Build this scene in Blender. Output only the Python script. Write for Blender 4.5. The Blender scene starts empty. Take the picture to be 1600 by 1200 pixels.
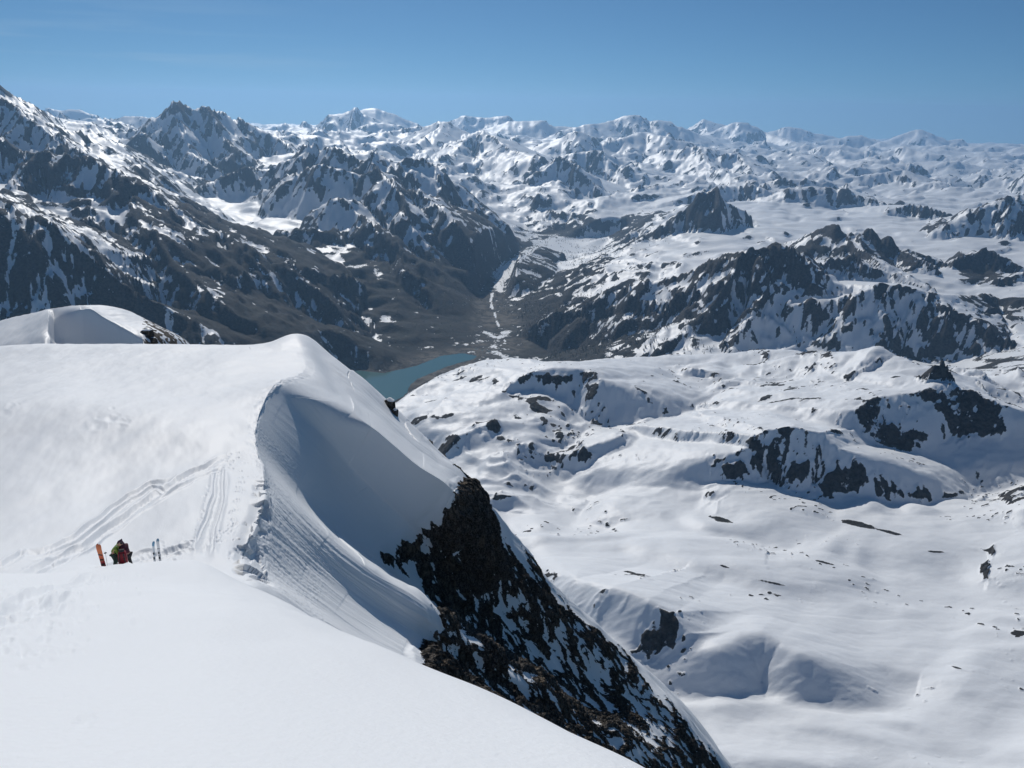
import bpy, bmesh, math, random
import numpy as np
from concurrent.futures import ThreadPoolExecutor

S = bpy.context.scene
COL = S.collection
# ------------------------------------------------------------------ camera
FPX = 1250.0                      # focal length in pixels of the 1600 px wide photograph
PITCH = math.radians(19.2)
ROLL = math.radians(1.2)
cam = bpy.data.cameras.new('camera'); camo = bpy.data.objects.new('camera', cam); COL.objects.link(camo)
cam.sensor_width = 36.0; cam.lens = 36.0 * FPX / 1600.0
cam.clip_start = 0.1; cam.clip_end = 400000
CP, SP = math.cos(PITCH), math.sin(PITCH)
CR, SR = math.cos(ROLL), math.sin(ROLL)
FWD = np.array([0, CP, -SP]); R0 = np.array([1.0, 0, 0]); U0 = np.array([0, SP, CP])
RIGHT = CR * R0 + SR * U0
UP = -SR * R0 + CR * U0
from mathutils import Matrix
M = Matrix([[RIGHT[0], UP[0], -FWD[0], 0], [RIGHT[1], UP[1], -FWD[1], 0], [RIGHT[2], UP[2], -FWD[2], 0], [0, 0, 0, 1]])
camo.matrix_world = M
S.camera = camo
# ------------------------------------------------------------------ sun and sky
SUN_AZ, SUN_EL = -15.0, 37.0      # azimuth measured from +Y towards +X (negative = left)
az, el = math.radians(SUN_AZ), math.radians(SUN_EL)
SUNDIR = np.array([math.sin(az) * math.cos(el), math.cos(az) * math.cos(el), math.sin(el)])
w = bpy.data.worlds.new('World'); S.world = w; w.use_nodes = True
nt = w.node_tree; nt.nodes.clear()
sky = nt.nodes.new('ShaderNodeTexSky'); sky.sky_type = 'NISHITA'; sky.sun_disc = False
sky.sun_elevation = el; sky.sun_rotation = az
sky.altitude = 3600; sky.air_density = 1.0; sky.dust_density = 1.3; sky.ozone_density = 8.0
bg = nt.nodes.new('ShaderNodeBackground'); bg.inputs[1].default_value = 0.066
ow = nt.nodes.new('ShaderNodeOutputWorld')
# the horizon seen from a summit lies below eye level: lower the sky dome a little
tco = nt.nodes.new('ShaderNodeTexCoord'); va = nt.nodes.new('ShaderNodeVectorMath'); va.operation = 'ADD'; va.inputs[1].default_value = (0, 0, 0.05)
vn = nt.nodes.new('ShaderNodeVectorMath'); vn.operation = 'NORMALIZE'
nt.links.new(tco.outputs['Generated'], va.inputs[0]); nt.links.new(va.outputs[0], vn.inputs[0]); nt.links.new(vn.outputs[0], sky.inputs[0])
tint = nt.nodes.new('ShaderNodeMix'); tint.data_type = 'RGBA'; tint.blend_type = 'MULTIPLY'; tint.inputs[0].default_value = 1.0
tint.inputs[7].default_value = (0.77, 0.94, 0.87, 1)
nt.links.new(sky.outputs[0], tint.inputs[6]); cm = nt.nodes.new('ShaderNodeMapping'); cm.inputs['Scale'].default_value = (2.2, 2.2, 34); cm.inputs['Rotation'].default_value = (0, math.radians(1.5), 0)
cn = nt.nodes.new('ShaderNodeTexNoise'); cn.inputs['Scale'].default_value = 1.6; cn.inputs['Detail'].default_value = 7; cn.inputs['Roughness'].default_value = .55
cr_ = nt.nodes.new('ShaderNodeMapRange'); cr_.inputs[1].default_value = .50; cr_.inputs[2].default_value = .78; cr_.inputs[3].default_value = 0; cr_.inputs[4].default_value = .30
sp = nt.nodes.new('ShaderNodeSeparateXYZ'); xm = nt.nodes.new('ShaderNodeMapRange'); xm.inputs[1].default_value = -.12; xm.inputs[2].default_value = -.42
zm = nt.nodes.new('ShaderNodeMapRange'); zm.inputs[1].default_value = .12; zm.inputs[2].default_value = .05
mu1 = nt.nodes.new('ShaderNodeMath'); mu1.operation = 'MULTIPLY'; mu2 = nt.nodes.new('ShaderNodeMath'); mu2.operation = 'MULTIPLY'
cmix = nt.nodes.new('ShaderNodeMix'); cmix.data_type = 'RGBA'; cmix.inputs[7].default_value = (8.2, 9.6, 10.6, 1)
for a_, b_ in ((tco.outputs['Generated'], cm.inputs[0]), (cm.outputs[0], cn.inputs['Vector']), (cn.outputs['Fac'], cr_.inputs[0]), (tco.outputs['Generated'], sp.inputs[0]), (sp.outputs[0], xm.inputs[0]), (sp.outputs[2], zm.inputs[0]),
               (cr_.outputs[0], mu1.inputs[0]), (xm.outputs[0], mu1.inputs[1]), (mu1.outputs[0], mu2.inputs[0]), (zm.outputs[0], mu2.inputs[1]), (mu2.outputs[0], cmix.inputs[0]), (tint.outputs[2], cmix.inputs[6])):
    nt.links.new(a_, b_)
nt.links.new(cmix.outputs[2], bg.inputs[0]); nt.links.new(bg.outputs[0], ow.inputs[0])
sl = bpy.data.lights.new('sun', 'SUN'); sl.energy = 2.95; sl.angle = math.radians(0.53); sl.color = (1.0, 0.965, 0.91)
so = bpy.data.objects.new('sun', sl); COL.objects.link(so)
from mathutils import Vector
so.rotation_euler = Vector(tuple(-SUNDIR)).to_track_quat('-Z', 'Y').to_euler()
S.view_settings.view_transform = 'Standard'; S.view_settings.look = 'None'
S.view_settings.exposure = 0.0; S.view_settings.gamma = 1.0
S.cycles.use_denoising = True
S.cycles.max_bounces = 8; S.cycles.diffuse_bounces = 6; S.cycles.glossy_bounces = 2
S.cycles.volume_bounces = 2

# ------------------------------------------------------------------ helpers
def unproj(px, py, Y):
    """world point on the sight line of a photo pixel, at forward distance Y"""
    d = FWD + RIGHT * ((px - 800) / FPX) + UP * ((600 - py) / FPX)
    return d * (Y / d[1])

def unproj_z(px, py, z):
    d = FWD + RIGHT * ((px - 800) / FPX) + UP * ((600 - py) / FPX)
    return d * (z / d[2])

def project(x, y, z):
    dep = x * FWD[0] + y * FWD[1] + z * FWD[2]
    u = (x * RIGHT[0] + y * RIGHT[1] + z * RIGHT[2]) / dep
    v = (x * UP[0] + y * UP[1] + z * UP[2]) / dep
    return 800 + FPX * u, 600 - FPX * v, dep

POOL = ThreadPoolExecutor(4)
def chunked(fn, *arrs):
    """run fn on flat slices of the arrays in parallel and glue the results"""
    shp = arrs[0].shape
    fl = [np.ascontiguousarray(a, np.float32).ravel() for a in arrs]
    n = fl[0].size; k = max(1, n // 60000)
    cuts = np.linspace(0, n, k + 1).astype(int)
    res = list(POOL.map(lambda i: fn(*[a[cuts[i]:cuts[i + 1]] for a in fl]), range(k)))
    if isinstance(res[0], tuple):
        return tuple(np.concatenate([r[j] for r in res]).reshape(shp) for j in range(len(res[0])))
    return np.concatenate(res).reshape(shp)

_ang = np.arange(256) * (2 * np.pi / 256)
GX = np.cos(_ang).astype(np.float32); GY = np.sin(_ang).astype(np.float32)
def hash2(ix, iy, seed):
    with np.errstate(over='ignore'):
        h = ix.astype(np.uint32) * np.uint32(374761393) + iy.astype(np.uint32) * np.uint32(668265263) + np.uint32((seed * 974711 + 12345) & 0xffffffff)
        h = (h ^ (h >> np.uint32(13))) * np.uint32(1274126177)
        h = (h ^ (h >> np.uint32(15))) * np.uint32(2246822519)
        return h ^ (h >> np.uint32(16))

def noise2(x, y, seed=0):
    fx = np.floor(x); fy = np.floor(y)
    ix = fx.astype(np.int32); iy = fy.astype(np.int32)
    x = x - fx; y = y - fy
    u = x * x * x * (x * (x * 6 - 15) + 10); v = y * y * y * (y * (y * 6 - 15) + 10)
    def g(i, j):
        k = hash2(ix + i, iy + j, seed) & np.uint32(255)
        return GX[k] * (x - i) + GY[k] * (y - j)
    a = g(0, 0); b = g(1, 0); c = g(0, 1); d = g(1, 1)
    a = a + (b - a) * u; c = c + (d - c) * u
    return (a + (c - a) * v) * 1.5

def fbm(x, y, octs, seed=0, gain=0.5, lac=2.03):
    s = 0; a = 1.0
    for i in range(octs):
        s = s + a * noise2(x + 17.3 * i, y - 9.1 * i, seed + i); x = x * lac; y = y * lac; a *= gain
    return s

def ridged(x, y, octs, seed=0, gain=0.5, lac=2.07):
    s = 0; a = 1.0; wgt = 1.0; tot = 0
    for i in range(octs):
        n = 1 - np.abs(noise2(x + 31.7 * i, y + 11.9 * i, seed + i)); n = n * n * wgt
        wgt = np.clip(n * 1.6, 0, 1); s = s + a * n; tot += a
        x = x * lac; y = y * lac; a *= gain
    return s / tot

def noise3(x, y, z, seed=0):
    fx = np.floor(x); fy = np.floor(y); fz = np.floor(z)
    ix = fx.astype(np.int32); iy = fy.astype(np.int32); iz = fz.astype(np.int32)
    x = x - fx; y = y - fy; z = z - fz
    u = x * x * (3 - 2 * x); v = y * y * (3 - 2 * y); w_ = z * z * (3 - 2 * z)
    def g(i, j, k):
        h = hash2(ix + i + 57 * (iz + k), iy + j + 131 * (iz + k), seed)
        a = (h & np.uint32(255)); b = ((h >> np.uint32(8)) & np.uint32(255)).astype(np.float32) / 127.5 - 1
        return GX[a] * (x - i) + GY[a] * (y - j) + b * (z - k)
    r = []
    for k in (0, 1):
        a = g(0, 0, k); b = g(1, 0, k); c = g(0, 1, k); d = g(1, 1, k)
        a = a + (b - a) * u; c = c + (d - c) * u
        r.append(a + (c - a) * v)
    return r[0] + (r[1] - r[0]) * w_

def smooth(a, b, x):
    t = np.clip((x - a) / (b - a), 0, 1); return t * t * (3 - 2 * t)

def smax(a, b, k):
    h = np.clip(0.5 + 0.5 * (a - b) / k, 0, 1)
    return b + (a - b) * h + k * h * (1 - h)

def erosion(px, py, dx, dy, seed=5):
    """stripes running down the slope, one cell layer (returns value and gradient)"""
    fx = np.floor(px); fy = np.floor(py); ix = fx.astype(np.int32); iy = fy.astype(np.int32)
    qx = px - fx; qy = py - fy
    v = 0; gx = 0; gy = 0; wt = 0
    F = 2 * np.pi
    for i in (-1, 0, 1):
        for j in (-1, 0, 1):
            h = hash2(ix + i, iy + j, seed)
            hx = (h & np.uint32(1023)).astype(np.float32) / 1023.0; hy = ((h >> np.uint32(10)) & np.uint32(1023)).astype(np.float32) / 1023.0
            ax = qx - i - hx * 0.8; ay = qy - j - hy * 0.8
            d = ax * ax + ay * ay
            wgt = np.exp(-d * 3.0)
            ph = (ax * dx + ay * dy) * F
            v = v + np.cos(ph) * wgt; s = -np.sin(ph) * wgt
            gx = gx + s * dx; gy = gy + s * dy; wt = wt + wgt
    return v / wt, gx / wt, gy / wt

def pchip(xs, ys, xq, crease=None):
    """monotone cubic along axis 0 of ys; crease = {index: sharpness}"""
    h = np.diff(xs); d = np.diff(ys, axis=0) / h.reshape((-1,) + (1,) * (ys.ndim - 1))
    m = np.zeros_like(ys)
    a, b = d[:-1], d[1:]
    with np.errstate(divide='ignore', invalid='ignore'):
        hm = np.where(a * b > 0, 2 * a * b / (a + b), 0.0)
    m[1:-1] = 0.75 * hm + 0.25 * np.where(a * b > 0, 0.5 * (a + b), 0.0)
    m[0] = d[0]; m[-1] = d[-1]
    mL = m.copy(); mR = m.copy()          # slope arriving at / leaving a knot
    for k, (sh_, w0) in (crease or {}).items():
        w1 = np.asarray(w0).reshape((-1,) + (1,) * (ys.ndim - 2)) * sh_
        mL[k] = m[k] * (1 - w1) + d[k - 1] * w1; mR[k] = m[k] * (1 - w1) + d[k] * w1
    i = np.clip(np.searchsorted(xs, xq, side='right') - 1, 0, len(xs) - 2)
    sh = (-1,) + (1,) * (ys.ndim - 1)
    t = ((xq - xs[i]) / h[i]).reshape(sh); hh = h[i].reshape(sh)
    return ((2 * t**3 - 3 * t**2 + 1) * ys[i] + (t**3 - 2 * t**2 + t) * hh * mR[i] + (-2 * t**3 + 3 * t**2) * ys[i + 1] + (t**3 - t**2) * hh * mL[i + 1])

def grid_object(name, P, mat, attrs=None, keep=None, flip=False):
    """P: rows x cols x 3 vertex grid -> ONE smooth mesh object (keep = mask of quads)"""
    r, c = P.shape[:2]
    idx = np.arange(r * c, dtype=np.int32).reshape(r, c)
    q = np.stack([idx[:-1, :-1], idx[:-1, 1:], idx[1:, 1:], idx[1:, :-1]], -1)
    if flip: q = q[..., ::-1]
    q = q[keep] if keep is not None else q.reshape(-1, 4)
    co = P.reshape(-1, 3); sel = None
    if keep is not None:
        used = np.zeros(r * c, bool); used[q.ravel()] = True
        remap = np.cumsum(used).astype(np.int32) - 1
        q = remap[q]; co = co[used]; sel = used
    me = bpy.data.meshes.new(name)
    me.vertices.add(len(co)); me.vertices.foreach_set('co', np.ascontiguousarray(co, np.float32).ravel())
    me.loops.add(q.size); me.loops.foreach_set('vertex_index', np.ascontiguousarray(q, np.int32).ravel())
    me.polygons.add(len(q)); me.polygons.foreach_set('loop_start', np.arange(0, q.size, 4, dtype=np.int32))
    me.polygons.foreach_set('use_smooth', np.ones(len(q), bool))
    me.update(calc_edges=True)
    for k, a in (attrs or {}).items():
        a = a.ravel() if sel is None else a.ravel()[sel]
        at = me.attributes.new(k, 'FLOAT', 'POINT'); at.data.foreach_set('value', np.ascontiguousarray(a, np.float32))
    me.materials.append(mat)
    o = bpy.data.objects.new(name, me); COL.objects.link(o)
    return o

def normals_of(P):
    du = np.gradient(P, axis=1); dv = np.gradient(P, axis=0)
    n = np.cross(du, dv); n /= np.linalg.norm(n, axis=2, keepdims=True) + 1e-9
    return n

# ------------------------------------------------------------------ materials
def newmat(name):
    m = bpy.data.materials.new(name); m.use_nodes = True
    t = m.node_tree; b = t.nodes['Principled BSDF']
    return m, t, b
def N(t, kind, **kw):
    n = t.nodes.new(kind)
    for k, v in kw.items():
        setattr(n, k, v)
    return n
def noise_node(t, scale, detail=6, rough=0.55, stretch=None):
    g = N(t, 'ShaderNodeNewGeometry'); mp = N(t, 'ShaderNodeMapping')
    s = stretch or (1, 1, 1)
    mp.inputs['Scale'].default_value = [scale * q for q in s]
    n = N(t, 'ShaderNodeTexNoise'); n.inputs['Scale'].default_value = 1.0
    n.inputs['Detail'].default_value = detail; n.inputs['Roughness'].default_value = rough
    t.links.new(g.outputs['Position'], mp.inputs[0]); t.links.new(mp.outputs[0], n.inputs['Vector'])
    return n.outputs['Fac']
def mathn(t, op, a, b=None, c=None):
    n = N(t, 'ShaderNodeMath', operation=op)
    for i, v in enumerate((a, b, c)):
        if v is None: continue
        if isinstance(v, (int, float)): n.inputs[i].default_value = v
        else: t.links.new(v, n.inputs[i])
    return n.outputs[0]
def mixc(t, f, a, b):
    n = N(t, 'ShaderNodeMix', data_type='RGBA')
    if isinstance(f, (int, float)): n.inputs[0].default_value = f
    else: t.links.new(f, n.inputs[0])
    for i, v in ((6, a), (7, b)):
        if isinstance(v, tuple): n.inputs[i].default_value = (*v, 1)
        else: t.links.new(v, n.inputs[i])
    return n.outputs[2]
def maprange(t, x, a, b, c=0.0, d=1.0, kind='SMOOTHSTEP'):
    n = N(t, 'ShaderNodeMapRange', interpolation_type=kind)
    t.links.new(x, n.inputs[0]); n.inputs[1].default_value = a; n.inputs[2].default_value = b
    n.inputs[3].default_value = c; n.inputs[4].default_value = d
    return n.outputs[0]
def attr(t, name):
    return N(t, 'ShaderNodeAttribute', attribute_name=name).outputs['Fac']

def terrain_material():
    m, t, b = newmat('snow_rock_terrain')
    n1 = noise_node(t, 1 / 110.0, 10, 0.68); n2 = noise_node(t, 1 / 16.0, 6, 0.65)
    k = mathn(t, 'ADD', mathn(t, 'MULTIPLY', mathn(t, 'SUBTRACT', n1, 0.5), 1.9), mathn(t, 'MULTIPLY', mathn(t, 'SUBTRACT', n2, 0.5), 0.55))
    rock = maprange(t, mathn(t, 'ADD', attr(t, 'rock'), k), 0.45, 0.55)
    gl = noise_node(t, 1 / 260.0, 6, 0.6)
    rc = mixc(t, maprange(t, n2, .35, .65), (0.012, 0.012, 0.013), (0.062, 0.058, 0.055))
    br = mixc(t, maprange(t, n1, .38, .62), (0.005, 0.007, 0.008), (0.030, 0.023, 0.018))
    br = mixc(t, maprange(t, gl, .5, .62), br, (0.020, 0.020, 0.015))
    br2 = mixc(t, mathn(t, 'MULTIPLY', n1, 0.6), br, (0.020, 0.022, 0.018))
    ground = mixc(t, attr(t, 'earth'), rc, br2)
    sil = mixc(t, maprange(t, n1, .4, .6), (0.045, 0.042, 0.036), (0.19, 0.17, 0.14))
    ground = mixc(t, attr(t, 'silt'), ground, sil)
    t.links.new(mixc(t, rock, (0.86, 0.88, 0.90), ground), b.inputs['Base Color'])
    t.links.new(maprange(t, rock, 0, 1, 0.5, 0.9, 'LINEAR'), b.inputs['Roughness'])
    b.inputs['Specular IOR Level'].default_value = 0.35
    bm = N(t, 'ShaderNodeBump'); bm.inputs['Distance'].default_value = 30.0
    t.links.new(maprange(t, rock, 0, 1, 0.12, 0.85, 'LINEAR'), bm.inputs['Strength'])
    t.links.new(n1, bm.inputs['Height'])
    b2 = N(t, 'ShaderNodeBump'); b2.inputs['Distance'].default_value = 4.0
    t.links.new(maprange(t, rock, 0, 1, 0.06, 0.8, 'LINEAR'), b2.inputs['Strength'])
    t.links.new(n2, b2.inputs['Height']); t.links.new(bm.outputs[0], b2.inputs['Normal']); t.links.new(b2.outputs[0], b.inputs['Normal'])
    return m

def ridge_material():
    m, t, b = newmat('near_snow_and_cliff')
    n1 = noise_node(t, 1 / 1.1, 8, 0.65, (1, 1, 0.6)); n2 = noise_node(t, 5.0, 6, 0.6); n3 = noise_node(t, 0.22, 5, 0.6)
    rk = attr(t, 'rock')
    k = mathn(t, 'MULTIPLY', mathn(t, 'SUBTRACT', n1, 0.5), 0.7)
    rock = maprange(t, mathn(t, 'ADD', rk, k), 0.47, 0.55)
    rc = mixc(t, maprange(t, n2, .35, .65), (0.022, 0.020, 0.019), (0.16, 0.14, 0.12))
    rc = mixc(t, mathn(t, 'MULTIPLY', maprange(t, n3, 0.5, 0.72), .7), rc, (0.20, 0.15, 0.10))
    t.links.new(maprange(t, rock, 0, 1, 0.5, 0.85, 'LINEAR'), b.inputs['Roughness'])
    b.inputs['Specular IOR Level'].default_value = 0.3
    fine = noise_node(t, 9.0, 5, 0.6)
    vg = N(t, 'ShaderNodeNewGeometry'); vm = N(t, 'ShaderNodeMapping'); vm.inputs['Rotation'].default_value = (.5, .35, .4); vm.inputs['Scale'].default_value = (1.5, 1.1, .55)
    vo = N(t, 'ShaderNodeTexVoronoi', feature='DISTANCE_TO_EDGE'); vo.inputs['Scale'].default_value = 1.0
    vn_ = N(t, 'ShaderNodeVectorMath', operation='ADD'); t.links.new(vg.outputs['Position'], vm.inputs[0]); t.links.new(vm.outputs[0], vn_.inputs[0])
    wn = N(t, 'ShaderNodeTexNoise'); wn.inputs['Scale'].default_value = 2.0; wn.inputs['Detail'].default_value = 4; t.links.new(vm.outputs[0], wn.inputs['Vector'])
    t.links.new(wn.outputs['Color'], vn_.inputs[1]); t.links.new(vn_.outputs[0], vo.inputs['Vector'])
    crack = maprange(t, vo.outputs['Distance'], 0.0, 0.16)
    rc = mixc(t, mathn(t, 'ADD', mathn(t, 'MULTIPLY', crack, .6), .4), (0.008, 0.008, 0.008), rc)
    t.links.new(mixc(t, rock, (0.86, 0.88, 0.90), rc), b.inputs['Base Color'])
    b1 = N(t, 'ShaderNodeBump'); b1.inputs['Distance'].default_value = 0.35
    t.links.new(maprange(t, rock, 0, 1, 0.0, 1.0, 'LINEAR'), b1.inputs['Strength']); t.links.new(mathn(t, 'ADD', mathn(t, 'MULTIPLY', crack, .9), n1), b1.inputs['Height'])
    b2 = N(t, 'ShaderNodeBump'); b2.inputs['Distance'].default_value = 0.03; b2.inputs['Strength'].default_value = 0.7
    t.links.new(fine, b2.inputs['Height']); t.links.new(b1.outputs[0], b2.inputs['Normal'])
    t.links.new(b2.outputs[0], b.inputs['Normal'])
    return m
MAT_T = terrain_material(); MAT_R = ridge_material()
#@@FOREGROUND
# ------------------------------------------------------------------ near ridge (camera stands on it)
def near_row(Y, sil, c4w=None):
    """cross-section of the slope we stand on: sil = pixel of its right-hand edge"""
    p = unproj(sil[0], sil[1], Y) if c4w is None else np.array(c4w, float)
    zpl = -1.7 - 0.6 * Y
    def pl(x, dz=0): return np.array([x, Y, zpl + dz])
    w_ = max(2.0, abs(-0.8 * Y - p[0]))
    r = [pl(p[0] - 2.6 * w_ - 20, -5), pl(p[0] - 1.15 * w_ - 1), pl(p[0] - 0.55 * w_), pl(p[0] - 0.2 * w_, 0.25 * (p[2] - zpl)), p]
    drop = [(1.5, 0.5, -1.6), (4, 1.5, -5), (8, 3, -11), (13, 5, -19), (20, 8, -32), (32, 12, -52), (48, 16, -80), (66, 20, -115), (110, 20, -220)]
    r += [p + np.array(d) * 1.0 for d in drop]
    return r
def main_row(pts, last=(60, 15, -140)):
    q = [unproj(*p) for p in pts]
    c0 = q[0] + np.array([-45, 0, -8.0])
    return [c0] + q + [q[-1] + np.array(last)]
ROWS = [
    near_row(-14, None, (6, -14, 5.5)), near_row(-4, None, (3, -4, 0.4)), near_row(1, None, (1.7, 1, -2.5)),
    near_row(5, (1000, 1200)), near_row(8, (880, 1136)), near_row(13, (700, 1070)), near_row(20, (570, 1010)),
    near_row(26, (500, 975)), near_row(31, (430, 930)),
    main_row([(0, 918, 35), (190, 884, 36), (295, 878, 36.5), (382, 911, 35), (430, 960, 36), (500, 1010, 37), (570, 1060, 38), (635, 1100, 40), (690, 1140, 46), (780, 1190, 55), (900, 1260, 66), (1000, 1360, 78)]),
    main_row([(0, 872, 41), (190, 893, 40), (300, 884, 41), (385, 910, 37.5), (430, 924, 39), (500, 970, 42), (570, 1014, 46), (635, 1052, 50), (690, 1082, 58), (780, 1130, 68), (900, 1200, 80), (1000, 1300, 92)]),
    main_row([(0, 820, 48), (190, 840, 46), (310, 830, 46), (383, 860, 44), (412, 880, 46), (480, 930, 49), (560, 985, 53), (648, 1035, 57), (710, 1062, 64), (800, 1112, 74), (910, 1175, 86), (1020, 1270, 98)]),
    main_row([(0, 760, 56), (190, 785, 53), (330, 780, 52), (412, 788, 52), (423, 804, 52.7), (498, 880, 58), (585, 948, 63), (660, 1000, 66), (720, 1032, 73), (810, 1084, 84), (915, 1150, 96), (1030, 1245, 108)]),
    main_row([(0, 700, 65), (190, 720, 62), (340, 725, 61), (410, 732, 60), (424, 752, 60.5), (525, 852, 63), (602, 905, 66), (674, 948, 69), (740, 1000, 77), (820, 1058, 88), (925, 1130, 102), (1045, 1225, 115)]),
    main_row([(0, 640, 76), (190, 650, 73), (340, 660, 71), (399, 672, 70), (412, 692, 71.0), (500, 790, 81), (550, 838, 84), (600, 878, 87), (690, 950, 95), (800, 1030, 106), (930, 1110, 120), (1070, 1200, 134)]),
    main_row([(0, 605, 90), (190, 610, 87), (350, 615, 84), (425, 606, 83), (440, 622, 83.6), (545, 725, 91), (610, 790, 93), (662, 835, 95), (725, 900, 103), (815, 990, 115), (945, 1080, 130), (1090, 1190, 145)]),
    main_row([(0, 580, 104), (190, 578, 102), (380, 580, 98), (474, 578, 100), (525, 622, 94), (580, 668, 91), (645, 722, 92), (708, 768, 95), (745, 850, 106), (830, 940, 120), (955, 1040, 137), (1110, 1190, 155)]),
    main_row([(0, 560, 118), (190, 556, 115), (395, 555, 110), (470, 548, 113), (522, 592, 110), (572, 632, 108), (642, 690, 107), (718, 748, 109), (770, 820, 117), (845, 910, 130), (965, 1020, 148), (1130, 1190, 168)]),
    main_row([(0, 541, 132), (200, 538, 130), (400, 538, 124), (465, 520, 126), (515, 556, 122), (560, 592, 119), (618, 645, 118), (690, 712, 118), (760, 775, 122), (835, 880, 136), (970, 1010, 158), (1140, 1200, 185)]),
]
L = np.array(ROWS[-1])
off1 = np.array([[0, 30, -14]] * 4 + [[2, 20, -20]] * 5 + [[4, 16, -30]] * 5, float)
off2 = np.array([[0, 90, -80]] * 4 + [[20, 60, -110]] * 5 + [[30, 50, -150]] * 5, float)
ROWS.append(list(L + off1)); ROWS.append(list(L + off2)); ROWS.append(list(L + off2 * 3.2))
CG = np.array(ROWS)                                  # control grid rows x 14 x 3
nr = CG.shape[0]
dens_r = [10, 16, 60, 90, 110, 110, 90, 80, 80, 70, 70, 80, 90, 110, 110, 110, 100, 90, 30, 14, 8]
dens_r = dens_r[:nr - 1] + [10] * max(0, nr - 1 - len(dens_r))
dens_c = [20, 220, 220, 190, 45, 80, 90, 90, 110, 110, 110, 100, 30]
qr = np.concatenate([np.linspace(i, i + 1, d, endpoint=False) for i, d in enumerate(dens_r)] + [[nr - 1.0]])
qc = np.concatenate([np.linspace(i, i + 1, d, endpoint=False) for i, d in enumerate(dens_c)] + [[13.0]])
_cw = np.array([0] * 9 + [0, .1, .5, .8, .8, 1, .8, .4, 0] + [0] * (nr - 18), float)
A = pchip(np.arange(14.0), CG.transpose(1, 0, 2), qc, {4: (0.9, _cw)})          # cols
P = pchip(np.arange(float(nr)), A.transpose(1, 0, 2), qr)      # rows x cols x 3
del A
GR, GC = np.meshgrid(qr, qc, indexing='ij')
NRM = normals_of(P)
if NRM[NRM.shape[0] // 2, NRM.shape[1] // 4, 2] < 0: NRM = -NRM
x, y, z = P[..., 0], P[..., 1], P[..., 2]
PXX, PYY, DEP = project(x, y, z)
# rock mask: lower right of the flank, edge taken along the snow lips
def seg_dist(px, py, poly):
    """distance (pixels) to a polyline, plus position along it 0..1"""
    best = np.full(px.shape, 1e9, np.float32); tt = np.zeros(px.shape, np.float32)
    n = len(poly) - 1
    for i in range(n):
        ax, ay = poly[i][:2]; bx, by = poly[i + 1][:2]
        vx, vy = bx - ax, by - ay; l2 = vx * vx + vy * vy + 1e-9
        t = np.clip(((px - ax) * vx + (py - ay) * vy) / l2, 0, 1)
        d = np.hypot(px - ax - t * vx, py - ay - t * vy)
        m = d < best; best = np.where(m, d, best); tt = np.where(m, (i + t) / n, tt)
    return best, tt
def inside(px, py, poly):
    r = np.zeros(px.shape, bool); n = len(poly)
    for i in range(n):
        ax, ay = poly[i]; bx, by = poly[(i + 1) % n]
        if ay == by: continue
        c = ((ay > py) != (by > py)) & (px < (bx - ax) * (py - ay) / (by - ay) + ax)
        r ^= c
    return r
ROCK_POLY = [(706, 764), (690, 790), (655, 818), (612, 842), (574, 868), (590, 885), (640, 912), (672, 950), (678, 975), (650, 1000), (640, 1020), (648, 1045), (655, 1300), (1400, 1500), (1300, 1300), (1145, 1200), (1060, 1100), (960, 1000), (880, 928), (838, 880), (795, 830), (772, 782), (740, 740), (705, 725), (668, 690), (690, 722), (715, 745)]
sub = (GR > 8.5)
rd = np.zeros(x.shape, np.float32)
ins = inside(PXX, PYY, ROCK_POLY)
bd, _ = seg_dist(PXX, PYY, ROCK_POLY + [ROCK_POLY[0]])
sd = np.where(ins, bd, -bd) * sub - 200 * (~sub)
back = smooth(18.05, 18.8, GR) * smooth(5.0, 7, GC)
sd = np.where(GR > 18.0, np.maximum(sd, back * 60 - 25), sd)
rockiness = smooth(-14, 26, sd)
big = chunked(lambda a, b, c: noise3(a / 9, b / 9, c / 16, 3) + 0.5 * noise3(a / 4, b / 4, c / 8, 4), x, y, z)
def rockf(a, b, c):
    wa = noise3(a / 3, b / 3, c / 3, 9) * 0.9
    dl = (a * .42 + b * .30 - c * .86) * .62           # stretch along the fall line
    a = a - dl * .42 + wa; b = b - dl * .30 - wa; c = c + dl * .86
    s = 0; amp = 1.0; f = 1 / 2.2; tot = 0
    for i in range(5):
        n = noise3(a * f, b * f, c * f, 20 + i)
        s = s + amp * (1 - 2.6 * np.abs(n)); tot += amp; f *= 2.1; amp *= 0.58
    return s / tot
rk = chunked(rockf, x, y, z)
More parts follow.
